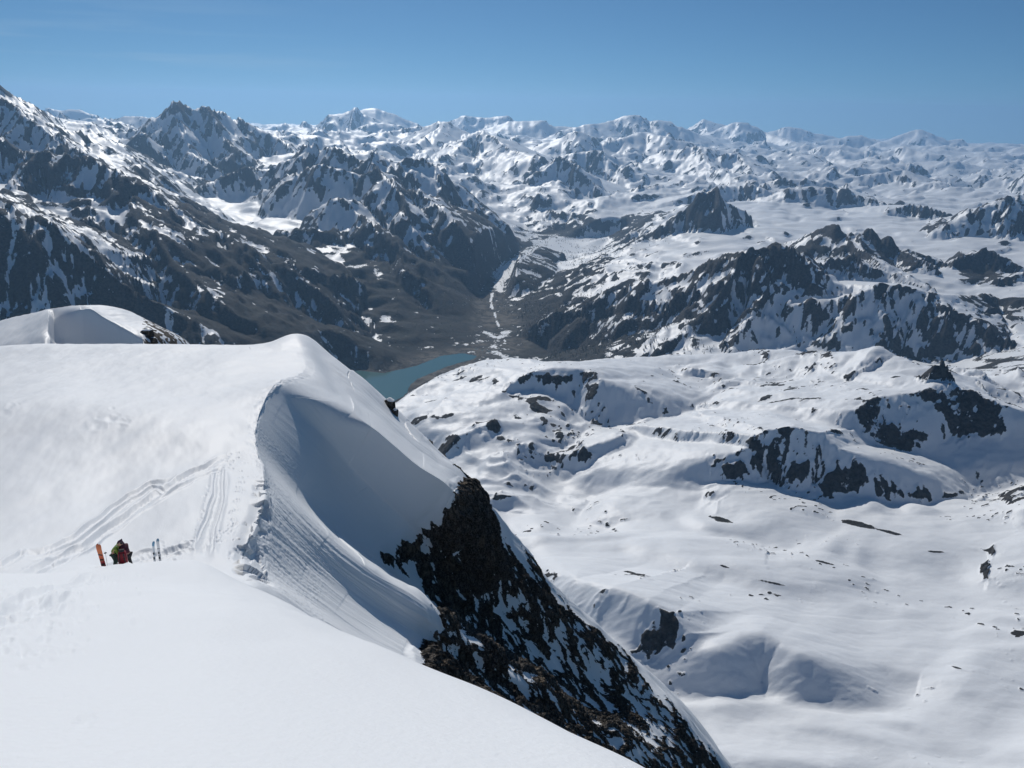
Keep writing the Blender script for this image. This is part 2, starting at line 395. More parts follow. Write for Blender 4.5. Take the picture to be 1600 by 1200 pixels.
# painted bare / snowy stretches of the face
def blob(px, py, cx, cy, rx, ry, rot=0.0):
    c, s = math.cos(math.radians(rot)), math.sin(math.radians(rot))
    dx, dy = px - cx, py - cy
    return np.exp(-(((dx * c + dy * s) / rx) ** 2 + ((-dx * s + dy * c) / ry) ** 2))
bias = 0.0
for b_ in [(715, 830, 36, 50, 0, .75), (700, 905, 42, 46, 30, .6), (735, 780, 30, 22, 30, .6), (700, 760, 14, 22, 0, .3), (615, 880, 30, 20, 30, .05), (668, 1000, 16, 22, 0, .35), (760, 1000, 60, 50, 60, .18),
           (700, 1060, 50, 30, 30, .1), (770, 870, 22, 40, 0, .25), (830, 880, 10, 22, -40, .35), (970, 1100, 26, 32, 0, .3), (690, 700, 12, 20, 0, .2), (680, 730, 25, 15, 45, .1),
           (850, 1090, 60, 40, 45, .05), (730, 985, 28, 26, 0, -.7), (685, 890, 16, 16, 0, -.1), (775, 1060, 22, 40, 60, -.4), (800, 950, 20, 60, -35, -.3), (860, 1010, 18, 70, -40, -.3),
           (940, 1050, 16, 60, -40, -.3), (1000, 1160, 40, 50, 0, -.5), (900, 960, 16, 50, -40, -.2), (1060, 1150, 30, 60, -40, -.3), (860, 1060, 190, 90, 40, -.38), (740, 930, 60, 40, 60, -.12), (640, 880, 18, 12, 30, -.35)]:
    bias = bias + b_[5] * blob(PXX, PYY, *b_[:5])
f_rock = rk * 1.5 + big * 0.6 - 0.60 + bias * .6 - (1 - rockiness) * 1.5
f_rock = np.where(rockiness <= 0.002, -1, f_rock)
rock_attr = smooth(-0.13, 0.13, f_rock)
disp = np.clip(f_rock, -0.05, 1.1) * 1.35 * (0.4 + 0.6 * rockiness) * smooth(0, 0.02, rockiness)
disp += smooth(0, .3, rockiness) * big * 1.3
# soft wind relief of the snow
snowrel = chunked(lambda a, b: fbm(a / 14, b / 22, 4, 40) * 0.28 + fbm(a / 2.2 + b / 6, b / 5.0, 3, 44) * 0.035, x, y)
steep = 1 - smooth(0.55, 0.85, NRM[..., 2])
fall = smooth(4.6, 5.4, GC) * (1 - rockiness)
# runnels down the flank
run = chunked(lambda a, b: fbm(a * 1.3 + .6 * noise2(a * .5, b * .9, 66), b * 0.35, 5, 60, .6), GR * 6.0, GC)
runamp = 0.05 - .035 * smooth(13.2, 13.8, GR) * smooth(16.4, 15.9, GR)
disp += np.where(GR > 9, fall * run * runamp, 0) + snowrel * (1 - 0.7 * steep) * smooth(1.5, 12, y) * (1 - rockiness)
EXTRA = np.zeros_like(disp)
# ski tracks, trodden snow and the broken cornice edge, as real relief
def groove(pts, width, depth, rows=(9, 14)):
    """furrow(s) along a polyline given in photo pixels, width and depth in metres"""
    g = (GR > rows[0]) & (GR < rows[1])
    xs_ = [p[0] for p in pts]; ys_ = [p[1] for p in pts]
    g &= (PXX > min(xs_) - 25) & (PXX < max(xs_) + 25) & (PYY > min(ys_) - 25) & (PYY < max(ys_) + 25)
    ii = np.nonzero(g)
    if len(ii[0]) == 0: return
    wob = noise2(PXX[ii] / 30, PYY[ii] / 30, 701) * 2
    d, t_ = seg_dist(PXX[ii] + wob, PYY[ii] + wob, pts)
    wpx = width * .65 * FPX / DEP[ii]
    q = d / wpx
    prof = -np.exp(-q ** 2 * 1.4) + 0.45 * np.exp(-((q - 1.7) / .5) ** 2)
    fade = np.minimum(1, np.minimum(t_ * 8 + .15, (1 - t_) * 8 + .15))
    rag = 1 + .15 * noise2(PXX[ii] / 5, PYY[ii] / 5, 703)
    EXTRA[ii] += prof * depth * 1.7 * fade * rag
def pits(cx, cy, n, sx, sy, rot, size, depth, seed, rows=(3, 14)):
    """boot prints and lumps scattered round a place"""
    rs = np.random.RandomState(seed); c_, s_ = math.cos(math.radians(rot)), math.sin(math.radians(rot))
    for k in range(n):
        a_, b_ = rs.randn() * sx, rs.randn() * sy
        px_, py_ = cx + a_ * c_ - b_ * s_, cy + a_ * s_ + b_ * c_
        sz = size * rs.uniform(.5, 1.3); dp = depth * rs.uniform(.15, 1.0) * (.75 if rows[0] > 5 else .45)
        g = (np.abs(PXX - px_) < 14) & (np.abs(PYY - py_) < 14) & (GR > rows[0]) & (GR < rows[1])
        ii = np.nonzero(g)
        if len(ii[0]) == 0: continue
        w_ = sz * FPX / DEP[ii]; q = np.hypot((PXX[ii] - px_) / w_, (PYY[ii] - py_) / (w_ * .62))
        EXTRA[ii] += dp * (-np.exp(-q ** 2) + .25 * np.exp(-((q - 1.6) / .5) ** 2))
groove([(30, 868), (70, 862), (120, 838), (160, 808), (200, 775), (235, 756), (272, 750)], .22, .10)
groove([(36, 874), (80, 868), (130, 842), (170, 812), (208, 782), (240, 764), (262, 766)], .16, .07)
groove([(-10, 925), (40, 902), (90, 872), (130, 858), (200, 806), (262, 762), (300, 738), (354, 710)], .28, .13)
groove([(0, 938), (60, 905), (120, 868), (165, 838), (230, 792), (270, 768), (320, 742), (350, 728)], .16, .06)
groove([(-5, 888), (38, 862)], .20, .11); groove([(120, 912), (165, 893), (205, 872), (250, 860)], .2, .09)
groove([(60, 905), (85, 885)], .2, .10); groove([(205, 880), (262, 862), (298, 850)], .22, .10, (9, 16))
groove([(-10, 962), (40, 940), (100, 915), (150, 896)], .16, .07, (5, 14)); groove([(-10, 978), (50, 958), (120, 934)], .14, .06, (4, 14))
groove([(343, 728), (343, 760), (332, 800), (322, 840), (318, 872)], .55, .10)
groove([(338, 735), (334, 770), (320, 810), (308, 845)], .12, .05); groove([(351, 735), (348, 775), (336, 820), (330, 865)], .12, .05)
pits(368, 790, 46, 5, 34, 9, .12, .08, 1, (9, 15)); pits(318, 800, 34, 4, 28, 14, .11, .07, 2, (9, 15)); pits(350, 850, 16, 10, 14, 0, .13, .09, 3, (9, 15))
pits(355, 722, 22, 14, 6, -30, .13, .08, 4, (9, 15)); pits(268, 860, 40, 30, 7, -20, .15, .09, 5, (9, 14))
pits(60, 925, 110, 50, 22, -12, .10, .055, 7); pits(90, 965, 60, 70, 14, -8, .08, .05, 8); pits(40, 1000, 60, 50, 22, -4, .07, .05, 9); pits(170, 905, 40, 34, 8, -14, .10, .05, 10)
pits(60, 1025, 30, 50, 8, -3, .06, .04, 12); pits(60, 955, 26, 45, 12, -8, .16, .09, 13)
groove([(0, 955), (60, 946), (110, 938)], .12, .07, (4, 12))
for (a_, b_, n_, s1_, s2_) in [(22, 640, 5, 14, 3), (150, 662, 6, 16, 5), (185, 660, 5, 8, 6), (195, 672, 4, 8, 5), (145, 1122, 3, 12, 4)]:
    pits(a_, b_, n_, s1_, s2_, -25, .38 if b_ < 1000 else .07, .10 if b_ < 1000 else .05, a_, (2, 17))
# blocks broken out of the cornice edge
bz = ((GR > 10.0) & (GR < 12.9) & (GC > 3.6) & (GC < 5.2))
ii = np.nonzero(bz)
cell = noise3(x[ii] * .62, y[ii] * 0.5, z[ii] * .62, 720) + .3 * noise3(x[ii] * 1.9, y[ii] * 1.5, z[ii] * 1.9, 721)
wz = smooth(10.0, 10.5, GR[ii]) * smooth(12.9, 12.2, GR[ii]) * smooth(3.65, 3.95, GC[ii]) * smooth(5.2, 4.7, GC[ii])
EXTRA[ii] += wz * (np.round(cell * 3.2) / 3.2 * 1.05 - .18)
lp = ((GR > 12.6) & (GR < 16.4) & (GC > 3.3) & (GC < 4.9)); ii = np.nonzero(lp)
EXTRA[ii] += (.14 * fbm(y[ii] / 2.3, GC[ii] * 2.0, 4, 730) * np.exp(-((GC[ii] - 4.1) / .30) ** 2)) * smooth(12.6, 13.2, GR[ii]) * smooth(16.4, 15.6, GR[ii])
grn = ((GR > 10.0) & (GR < 14.2) & (GC > 4.3) & (GC < 6.6)); ii = np.nonzero(grn)
EXTRA[ii] += .05 * noise3(x[ii] * 5, y[ii] * 5, z[ii] * 5, 722) * smooth(4.3, 4.6, GC[ii]) * smooth(6.6, 6.0, GC[ii])
P = P + NRM * (disp + EXTRA)[..., None]
P = P.astype(np.float32)
snow_ridge = grid_object('snow_ridge', P, MAT_R, {'rock': rock_attr})
snow_ridge['kind'] = 'structure'
#@@TERRAIN
# ------------------------------------------------------------------ basin, valley and ranges
def Pz(px, py, z): return unproj_z(px, py, z)
BASE = [Pz(*a) for a in [
 (1150,1190,-1035),(1400,1190,-1045),(1600,1190,-1030),(1250,1080,-1062),(1500,1080,-1050),(1100,1060,-1055),(1000,960,-1020),(1180,940,-1050),(1400,940,-1080),(1600,940,-1060),
 (850,860,-1060),(1000,830,-1085),(1200,840,-1085),(1450,800,-1120),(1600,800,-1060),(760,790,-1140),(850,760,-1190),(950,760,-1180),(1080,780,-1130),(1290,790,-1128),(1120,742,-1106),(1420,770,-1160),(1400,738,-1170),(1500,722,-1160),(1600,725,-1145),
 (900,870,-1065),(1310,890,-1085),(1500,880,-1095),
 (680,690,-1130),(640,650,-1110),(760,600,-1100),(700,625,-1110),(1000,680,-1140),(1000,600,-1130),(1100,620,-1110),(1100,570,-1095),(1250,610,-1070),(1150,700,-1110),(1300,570,-1050),(1450,575,-1035),(1600,640,-1040),
 (1050,660,-1120),(880,560,-1110),
 (660,590,-1955),(600,600,-1955),(720,560,-1955),(690,620,-1950),(780,545,-1945),(820,525,-1940),(870,550,-1938),(770,480,-1915),(765,450,-1900),(830,388,-1850),(905,376,-1845),(800,500,-1935),(700,540,-1945),(740,530,-1945),
 (900,520,-1860),(950,505,-1740),(1000,530,-1680),(1100,545,-1520),(900,455,-1700),(850,435,-1800),(1000,430,-1470),(1050,400,-1380),(1100,400,-1340),(1000,385,-1480),(940,400,-1690),(1100,480,-1400),(1050,470,-1500),
 (1200,350,-1310),(1400,330,-1310),(1600,300,-1300),(1300,300,-1310),(1500,430,-1310),(1600,450,-1330),(1600,510,-1390),(1300,525,-1480),(1500,548,-1530),(1400,550,-1510),(1240,540,-1520),(1100,335,-1350),(1200,320,-1330),
 (1000,300,-1400),(900,296,-1420),(850,335,-1620),(820,365,-1780),(750,300,-1400),(700,275,-1300),(950,372,-1800),(930,340,-1560),(1020,345,-1480),
 (600,225,-900),(430,225,-900),(350,300,-1280),(330,330,-1300),(400,320,-1320),(450,350,-1380),(500,375,-1420),(540,400,-1500),(250,270,-1000),(130,205,-450),(100,215,-480),(170,235,-600),
 (300,380,-1150),(120,330,-900),(0,400,-1000),(200,425,-1230),(0,480,-1300),(200,500,-1560),(350,480,-1600),(450,500,-1780),(550,565,-1945),(400,535,-1880),(60,300,-800),(600,440,-1650),(560,500,-1850),(650,480,-1820),(690,500,-1880),(20,250,-700),
 (500,270,-1000),(620,225,-950),(700,240,-1050),(800,240,-1100),(900,240,-1150),(1000,250,-1200),(1150,260,-1250),(1300,250,-1250),(1500,250,-1300),(1600,270,-1300)]]
BASE += [np.array([t * Y, Y, z_]) for t, Y, z_ in [
 (-.6,3300,-1750),(-.35,3300,-1800),(-.1,3600,-1500),(-.9,3000,-1700),(-.2,2500,-1500),(-.2,1200,-1250),(-.5,1000,-1300),(-.9,1000,-1300),(-.1,700,-1000),(.1,300,-700),(-.4,300,-700),(.5,300,-800),(.9,300,-850),(.5,700,-960),(1,700,-960),(1,1500,-1000),(1,3000,-1000),(1,5000,-1350),(1,9000,-1300),
 (.0,4700,-1750),(.15,4500,-1750),(.3,4400,-1520),(.5,4100,-1350),(.65,4200,-1350),(-1,5000,-1000),(-1,9000,-600),(-.1,5000,-1850),(-.17,4600,-1900),(-.12,4100,-1700),(-.4,4500,-1900),(-.25,5000,-1930),
 (-.6,22000,-700),(-.3,22000,-1000),(0,22000,-1100),(.3,22000,-1200),(.6,22000,-1250),(-.9,40000,-900),(-.3,40000,-1300),(.2,40000,-1400),(.6,40000,-1500),(1,40000,-1500),(-.6,62000,-1900),(0,62000,-1900),(.7,62000,-2300)]]
BASE = np.array(BASE)
RIDGES = [  # (points px,py,Y), front slope, back slope, rounding, smooth-max radius
 # far skyline
 ([(-80,175,30),(20,166,30),(33,161,30),(60,180,30),(75,168,30),(88,172,30),(110,170,30),(130,175,30),(150,183,30),(165,190,30)],.7,.5,60,60),
 ([(160,192,24),(205,181,23),(245,186,22),(270,192,22)],.5,.5,60,60),
 ([(380,203,45),(410,200,45),(450,205,45)],.3,.3,100,60),
 ([(428,205,28),(445,191,28),(462,203,28),(475,187,28),(487,200,28),(520,180,28),(545,175,28),(556,165,28),(568,178,28)],.55,.5,40,60),
 ([(566,172,32),(575,169,32),(592,170,32),(612,178,32),(640,188,32),(660,197,32),(690,205,32)],.45,.4,60,60),
 ([(490,232,24),(545,215,25),(572,196,26),(600,190,26),(632,202,26)],.6,.4,50,60),
 ([(530,262,20),(560,235,21),(600,208,22),(650,198,23),(690,200,24)],.6,.3,50,60),
 ([(600,240,19),(660,222,20),(692,190,21),(720,205,21),(735,218,20)],.6,.5,50,50),
 ([(692,190,21),(672,225,19),(655,250,17)],.5,.5,50,50),
 ([(700,190,34),(725,181,34),(745,183,34),(790,182,34),(800,188,34)],.6,.5,60,60),
 ([(795,190,30),(820,190,30),(845,187,30),(862,196,30),(900,200,30)],.45,.4,60,60),
 ([(700,245,17),(722,225,18),(750,205,18.5),(770,212,18),(800,235,17),(840,245,16)],.5,.4,60,60),
 ([(880,205,27),(920,195,27),(958,190,28),(980,179,28),(997,179,28),(1012,189,28),(1032,187,28),(1060,198,28),(1082,205,28)],.5,.45,60,60),
 ([(880,215,21),(905,205,21),(940,225,21),(975,215,21),(1010,205,22),(1040,215,21),(1080,225,21)],.5,.4,60,60),
 ([(1070,205,36),(1092,190,36),(1097,184,36),(1106,189,36),(1140,196,36)],.3,.4,60,60),
 ([(1120,205,33),(1152,190,33),(1165,191,33),(1200,207,33),(1250,225,30)],.5,.4,60,60),
 ([(1195,208,38),(1228,197,38),(1250,201,38),(1275,208,38),(1300,212,38)],.5,.4,60,60),
 ([(1300,217,33),(1335,212,33),(1348,210,33),(1370,222,33)],.6,.4,50,60),
 ([(1370,225,36),(1400,214,36),(1412,210,36),(1436,200,36),(1462,212,36),(1480,220,36),(1500,217,36),(1520,232,36)],.42,.4,70,60),
 ([(1515,235,48),(1550,221,48),(1575,228,48),(1620,230,48),(1700,235,48)],.3,.3,70,60),
 ([(1195,245,22),(1230,235,22),(1290,245,22),(1330,250,21)],.5,.4,60,60),
 ([(1395,235,25),(1412,228,25),(1450,240,24),(1490,245,24)],.5,.4,60,60),
 # big pointed peak
 ([(150,225,15),(175,215,14.5),(215,203,14.3),(250,186,14),(275,161,13.8),(300,174,13.9),(325,172,14),(347,175,14.2),(370,189,14.4),(400,200,14.5),(430,214,14.5),(455,235,14)],.95,.6,40,40),
 ([(275,163,13.8),(283,200,13.3),(300,240,12.8),(330,262,12.5)],.8,1.0,30,40),
 ([(325,174,14),(350,220,13.4),(370,240,13)],.8,.8,30,40),
 ([(200,235,12.5),(222,212,12.8)],.9,.5,30,40),
 ([(145,215,17),(170,190,17),(192,196,17)],.7,.4,30,40),
 ([(310,300,11),(345,283,11.3),(388,262,11.6)],.8,.3,30,30),
 # left summit falling out of frame
 ([(-160,60,9.6),(-60,110,9.4),(0,153,9.2),(20,166,9.1),(45,188,8.9),(75,208,8.7),(100,225,8.5),(130,243,8.3),(160,262,8.1),(200,300,7.9)],.75,.7,30,40),
 ([(-80,200,8.0),(0,222,7.8),(30,236,7.8),(68,250,7.7)],.9,.7,30,40),
 ([(25,290,7.0),(65,250,7.4),(100,246,7.3),(140,252,7.2),(180,272,7.1),(215,290,7.0)],.85,.8,30,40),
 ([(215,290,7.0),(250,318,6.95),(290,347,6.9),(350,372,6.85),(400,396,6.8),(450,430,6.7),(510,470,6.6),(560,540,6.3)],.42,.7,50,60),
 ([(-120,280,5.6),(0,318,5.4),(40,343,5.3),(80,368,5.2),(110,395,5.15),(160,430,5.1),(200,470,5.1)],.7,.5,30,50),
 ([(200,300,7.0),(230,360,6.3),(270,420,5.9),(330,470,5.6)],.6,.5,60,70),
 # massif above the lake
 ([(430,270,11.4),(460,250,11.4),(484,227,11.3),(500,238,11.3),(520,233,11.2),(545,246,11)],.85,.6,30,40),
 ([(470,275,10.4),(500,262,10.3),(530,265,10.2)],.9,.4,30,40),
 ([(560,262,10.9),(572,255,10.8),(580,239,10.8),(598,250,10.8),(618,262,10.8),(640,250,10.9),(657,252,10.9),(680,262,11),(705,286,11),(740,312,10.9),(780,340,10.8),(812,365,10.7),(835,392,10.6)],.68,.75,25,30),
 ([(590,266,10.2),(612,290,9.6),(632,318,9.2),(640,345,8.9)],.8,.9,25,30),
 ([(640,300,9.8),(680,320,9.5),(705,350,9.1)],.8,.5,25,30),
 ([(515,325,9.3),(535,312,9.2),(560,335,9.0),(590,365,8.6),(620,395,8.3),(640,430,7.8)],.7,.5,25,40),
 ([(420,368,8.7),(465,360,8.7),(505,362,8.6),(535,385,8.5)],.9,.2,25,30),
 ([(690,350,9.6),(720,380,9.2),(750,420,8.8),(762,450,8.5)],.7,.6,25,30),
 ([(1070,332,9.5),(1090,312,9.5),(1118,300,9.5),(1145,322,9.5),(1152,345,9.4)],1.0,.9,15,20),
 ([(835,352,12.6),(868,330,12.7),(900,335,12.7),(950,325,12.9),(1000,322,13),(1040,338,12.8)],.55,.3,50,60),
 ([(895,338,12.7),(905,352,12.2),(900,370,11.7)],.55,.55,50,40),
 ([(845,275,15),(872,246,15.3),(900,263,15),(925,288,14.6)],.8,.7,20,30),
 ([(895,240,17.5),(935,235,17.5),(945,262,17)],.8,.5,20,30),
 ([(1040,235,19),(1095,230,18.5),(1105,250,17.5),(1125,270,16.5),(1140,290,15.5)],.6,.6,40,50),
 ([(1140,240,18),(1150,238,18),(1175,262,17),(1180,275,16)],.6,.5,40,50),
 ([(960,215,24),(1030,225,22),(1055,262,19)],.5,.5,40,60),
 ([(1120,295,13),(1160,290,13.3),(1200,297,13)],.7,.3,30,40),
 ([(1208,312,12),(1235,297,12.1),(1260,296,12.1),(1295,293,12.1),(1330,302,12),(1372,320,11.8)],.7,.35,30,40),
 ([(1222,282,14),(1250,279,14),(1270,283,14)],.7,.3,20,30),
 ([(1300,282,15.5),(1350,275,15.5),(1412,266,15.5),(1435,283,15)],.55,.4,30,40),
 ([(1395,330,10.7),(1420,318,10.9),(1440,326,10.7)],.8,.2,20,20),
 ([(1430,380,8.6),(1470,362,8.7),(1500,346,8.9),(1540,328,9),(1580,308,9.1),(1605,312,9.1),(1660,335,9)],.75,.45,25,40),
 ([(1582,310,9.1),(1572,340,8.8),(1592,372,8.5)],.8,.7,20,30),
 ([(1280,405,7.3),(1300,382,7.4),(1318,363,7.5),(1345,365,7.5),(1370,375,7.4),(1400,385,7.3)],.85,.35,20,30),
 ([(1318,364,7.5),(1345,390,7.1),(1380,415,6.7),(1425,440,6.35),(1480,470,6.0),(1560,518,5.6),(1620,545,5.3)],.5,.5,30,40),
 ([(1400,388,7.3),(1440,408,7.0),(1475,435,6.8)],.5,.4,30,40),
 ([(1105,500,5.5),(1135,455,5.65),(1160,405,5.9),(1180,392,5.95),(1205,389,5.95),(1232,395,5.9),(1262,418,5.8)],.75,.5,20,40),
 ([(1190,395,5.95),(1200,432,5.7),(1190,482,5.45),(1150,527,5.2)],.75,.7,30,40),
 ([(1275,420,6.5),(1295,408,6.6),(1330,402,6.7),(1350,415,6.6)],.8,.3,20,30),
 ([(1340,464,5.45),(1375,447,5.5),(1402,445,5.5),(1442,458,5.42),(1490,488,5.25),(1545,526,5.05)],.72,.2,40,40),
 ([(1475,435,6.9),(1495,408,7.1),(1535,395,7.2),(1560,405,7.1)],1.1,.4,15,20),
 ([(1560,440,6.6),(1600,425,6.7),(1660,430,6.7)],.8,.3,20,30),
 # near plateau
 ([(600,640,2.9),(640,612,3.05),(680,590,3.2),(720,573,3.35),(760,563,3.45),(800,561,3.45),(850,570,3.35),(900,568,3.4),(950,563,3.5),(1050,557,3.6),(1150,553,3.6),(1200,546,3.6),(1250,552,3.5)],.12,.75,60,40),
 ([(1250,556,3.35),(1295,550,3.3),(1340,548,3.2),(1372,541,3.15),(1400,556,3.1),(1440,575,2.95),(1470,577,2.95),(1520,590,3.0),(1600,622,2.9),(1680,640,2.9)],.3,.8,25,30),
 ([(768,622,2.85),(790,606,2.92),(825,583,3.0),(865,573,3.02),(915,575,3.02),(940,592,2.95)],.95,.2,20,20),
 ([(893,708,2.5),(915,697,2.5),(945,690,2.52),(968,680,2.55)],1.0,.3,10,15),
 ([(1172,700,2.3),(1182,682,2.32),(1200,672,2.33),(1240,667,2.33),(1285,676,2.32),(1310,700,2.28)],1.15,.25,12,20),
 ([(1295,690,2.45),(1325,642,2.55),(1345,628,2.6),(1385,618,2.62),(1430,612,2.65),(1458,598,2.68),(1490,602,2.68),(1520,612,2.66),(1560,630,2.62),(1610,645,2.6),(1700,660,2.6)],.95,.2,15,20),
 ([(1447,590,2.72),(1455,571,2.74),(1470,566,2.75),(1482,580,2.73),(1490,596,2.7)],1.6,1.4,4,8),
 ([(1295,700,2.4),(1320,770,2.15),(1350,800,2.0)],.25,.25,40,40),
 ([(630,655,2.8),(680,640,2.85),(740,640,2.85),(765,665,2.75)],.45,.1,30,40),
 ([(1010,690,2.6),(1060,665,2.65),(1110,680,2.6)],.35,.1,30,40),
 ([(1055,600,3.1),(1000,590,3.1),(1080,605,3.1)],.4,.1,30,30),
 ([(1128,1008,1.34),(1158,992,1.35),(1190,986,1.355),(1222,1000,1.34),(1245,1018,1.33)],1.0,.35,22,14),
 ([(900,905,1.52),(960,915,1.45),(1015,935,1.40),(1055,957,1.37),(1078,990,1.33),(1088,1030,1.30)],.95,.35,14,12),
 ([(1340,1052,1.285),(1380,1042,1.30),(1440,1052,1.285),(1500,1075,1.25)],.5,.12,14,14),
 ([(1090,880,1.6),(1130,882,1.6),(1200,905,1.55),(1270,912,1.53)],.4,.1,25,15),
 ([(1210,805,1.85),(1270,812,1.85),(1340,815,1.85),(1420,850,1.75)],.3,.1,40,20),
 ([(1420,864,1.80),(1480,858,1.83),(1550,850,1.85),(1620,870,1.85)],.3,.1,40,20),
 ([(1040,795,2.0),(1100,765,2.1),(1150,770,2.1),(1190,800,2.0)],.35,.1,30,20),
 ([(980,1190,1.0),(1150,1186,1.02),(1240,1190,1.0),(1300,1200,1.0)],.5,.3,15,12),
]
# grid: columns in t = x/y, rows in y
NTC = 1330
tcol = np.linspace(-0.92, 0.98, NTC)
yr = [420.0]
while yr[-1] < 68000:
    Y = yr[-1]; dep = max(1150.0 - max(0, (Y - 12000)) * .02, 300) / Y
    ds = Y / (800 * dep)
    yr.append(Y + max(1.1, min(ds * 1.15, Y * 0.0046)))
yrow = np.array(yr); NR = len(yrow)
cs = 3
tc = tcol[::cs]; tc = np.append(tc, tcol[-1]) if tc[-1] != tcol[-1] else tc
yc = yrow
TC, YC = np.meshgrid(tc, yc)
XC = TC * YC
# base: thin plate spline in (t, ln y)
bs = np.stack([BASE[:, 0] / BASE[:, 1] * 2.2, np.log(BASE[:, 1])], 1)
def tps(r2): return np.where(r2 > 0, 0.5 * r2 * np.log(r2 + 1e-12), 0)
nb = len(bs)
K = tps(((bs[:, None] - bs[None]) ** 2).sum(-1)) + np.eye(nb) * 0.002
Q = np.concatenate([np.ones((nb, 1)), bs], 1)
Amat = np.block([[K, Q], [Q.T, np.zeros((3, 3))]])
sol = np.linalg.solve(Amat, np.concatenate([BASE[:, 2], np.zeros(3)]))
def eval_base(t, ly):
    t = t.astype(np.float64) * 2.2; ly = ly.astype(np.float64)
    r = sol[nb] + sol[nb + 1] * t + sol[nb + 2] * ly
    for i in range(nb):
        d = (t - bs[i, 0]) ** 2 + (ly - bs[i, 1]) ** 2
        r = r + sol[i] * tps(d)
    return r
_ys = yc[::4]; _ys = np.append(_ys, yc[-1]) if _ys[-1] != yc[-1] else _ys
_T, _Y = np.meshgrid(tc, _ys)
HB = chunked(eval_base, _T, np.log(_Y))
_i = np.clip(np.searchsorted(_ys, yc, side='right') - 1, 0, len(_ys) - 2); _f = ((yc - _ys[_i]) / (_ys[_i + 1] - _ys[_i]))[:, None]
HB = HB[_i] * (1 - _f) + HB[_i + 1] * _f
# landform noise on the coarse grid
SCL = YC
def mid_noise(x, y):
    far = smooth(9000, 16000, y); vf = smooth(18000, 30000, y)
    wx = x + 500 * noise2(x / 2600, y / 2600, 71); wy = y + 500 * noise2(x / 2600, y / 2600, 72)
    r = ridged(wx / 3600, wy / 3600, 4, 80) - 0.55
    big = far * 520 * r + vf * 260 * (ridged(wx / 9000, wy / 9000, 3, 90) - .55)
    hum = fbm((x * .92 + y * .38) / 480 + .5 * noise2(x / 500, y / 500, 5), (y * .92 - x * .38) / 400 + .5 * noise2(x / 450, y / 450, 6), 3, 100)
    nearp = 1 - smooth(3300, 4300, y)
    bowl = 1 - smooth(1900, 2500, y)
    mids = smooth(4300, 5500, y) * (1 - far)
    hum2 = noise2((x * .9 - y * .4) / 250 + 5, (y * .9 + x * .4) / 180, 108) * nearp * (11 + 6 * bowl) + noise2(x / 120 + 9, y / 95, 109) * nearp * 3.0
    hk = np.maximum(0, ridged(wx / 430, wy / 330, 3, 120) - .5) ** 1.2 * smooth(1900, 2300, y) * smooth(4000, 3300, y) * 95
    return big + hum2 + hk + hum * (nearp * (26 + 8 * bowl) ) + (mids * 42 + far * 60) * fbm(x / 620 + .3 * noise2(x / 900, y / 900, 5), y / 480, 3, 100)
NZ = chunked(mid_noise, XC, YC)
# how flat things must stay (lake, valley floor)
LAKE_Z = -1950.0
LAKE = [(555,578),(600,583),(650,572),(690,556),(722,552),(745,556),(738,562),(700,572),(676,582),(652,592),(640,602),(638,612),(622,628),(600,640),(560,640),(520,600)]
LK = [unproj_z(a, b, LAKE_Z)[:2] for a, b in LAKE]
def signed_lake(x, y):
    d, _ = seg_dist(x, y, LK + [LK[0]]); return np.where(inside(x, y, LK), -d, d)
VALLEY = [unproj_z(a, b, c)[:2] for a, b, c in [(700,590,-1950),(745,556,-1950),(790,535,-1944),(778,505,-1930),(766,470,-1915),(775,440,-1890),(800,410,-1860),(832,388,-1850),(905,376,-1845),(960,370,-1830)]]
SLK = chunked(lambda a, b: signed_lake(a, b), XC, YC)
VD, VT = chunked(lambda a, b: seg_dist(a, b, VALLEY), XC, YC)
H = HB + NZ * smooth(50, 900, VD) * smooth(0, 500, SLK)
RDIST = np.full(H.shape, 1e9)
wxn = chunked(lambda a, b: fbm(a / (b * 0.05 + 60), np.log(b) * 20, 4, 200), XC, YC)
wyn = chunked(lambda a, b: fbm(a / (b * 0.05 + 60), np.log(b) * 20, 4, 210), XC, YC)
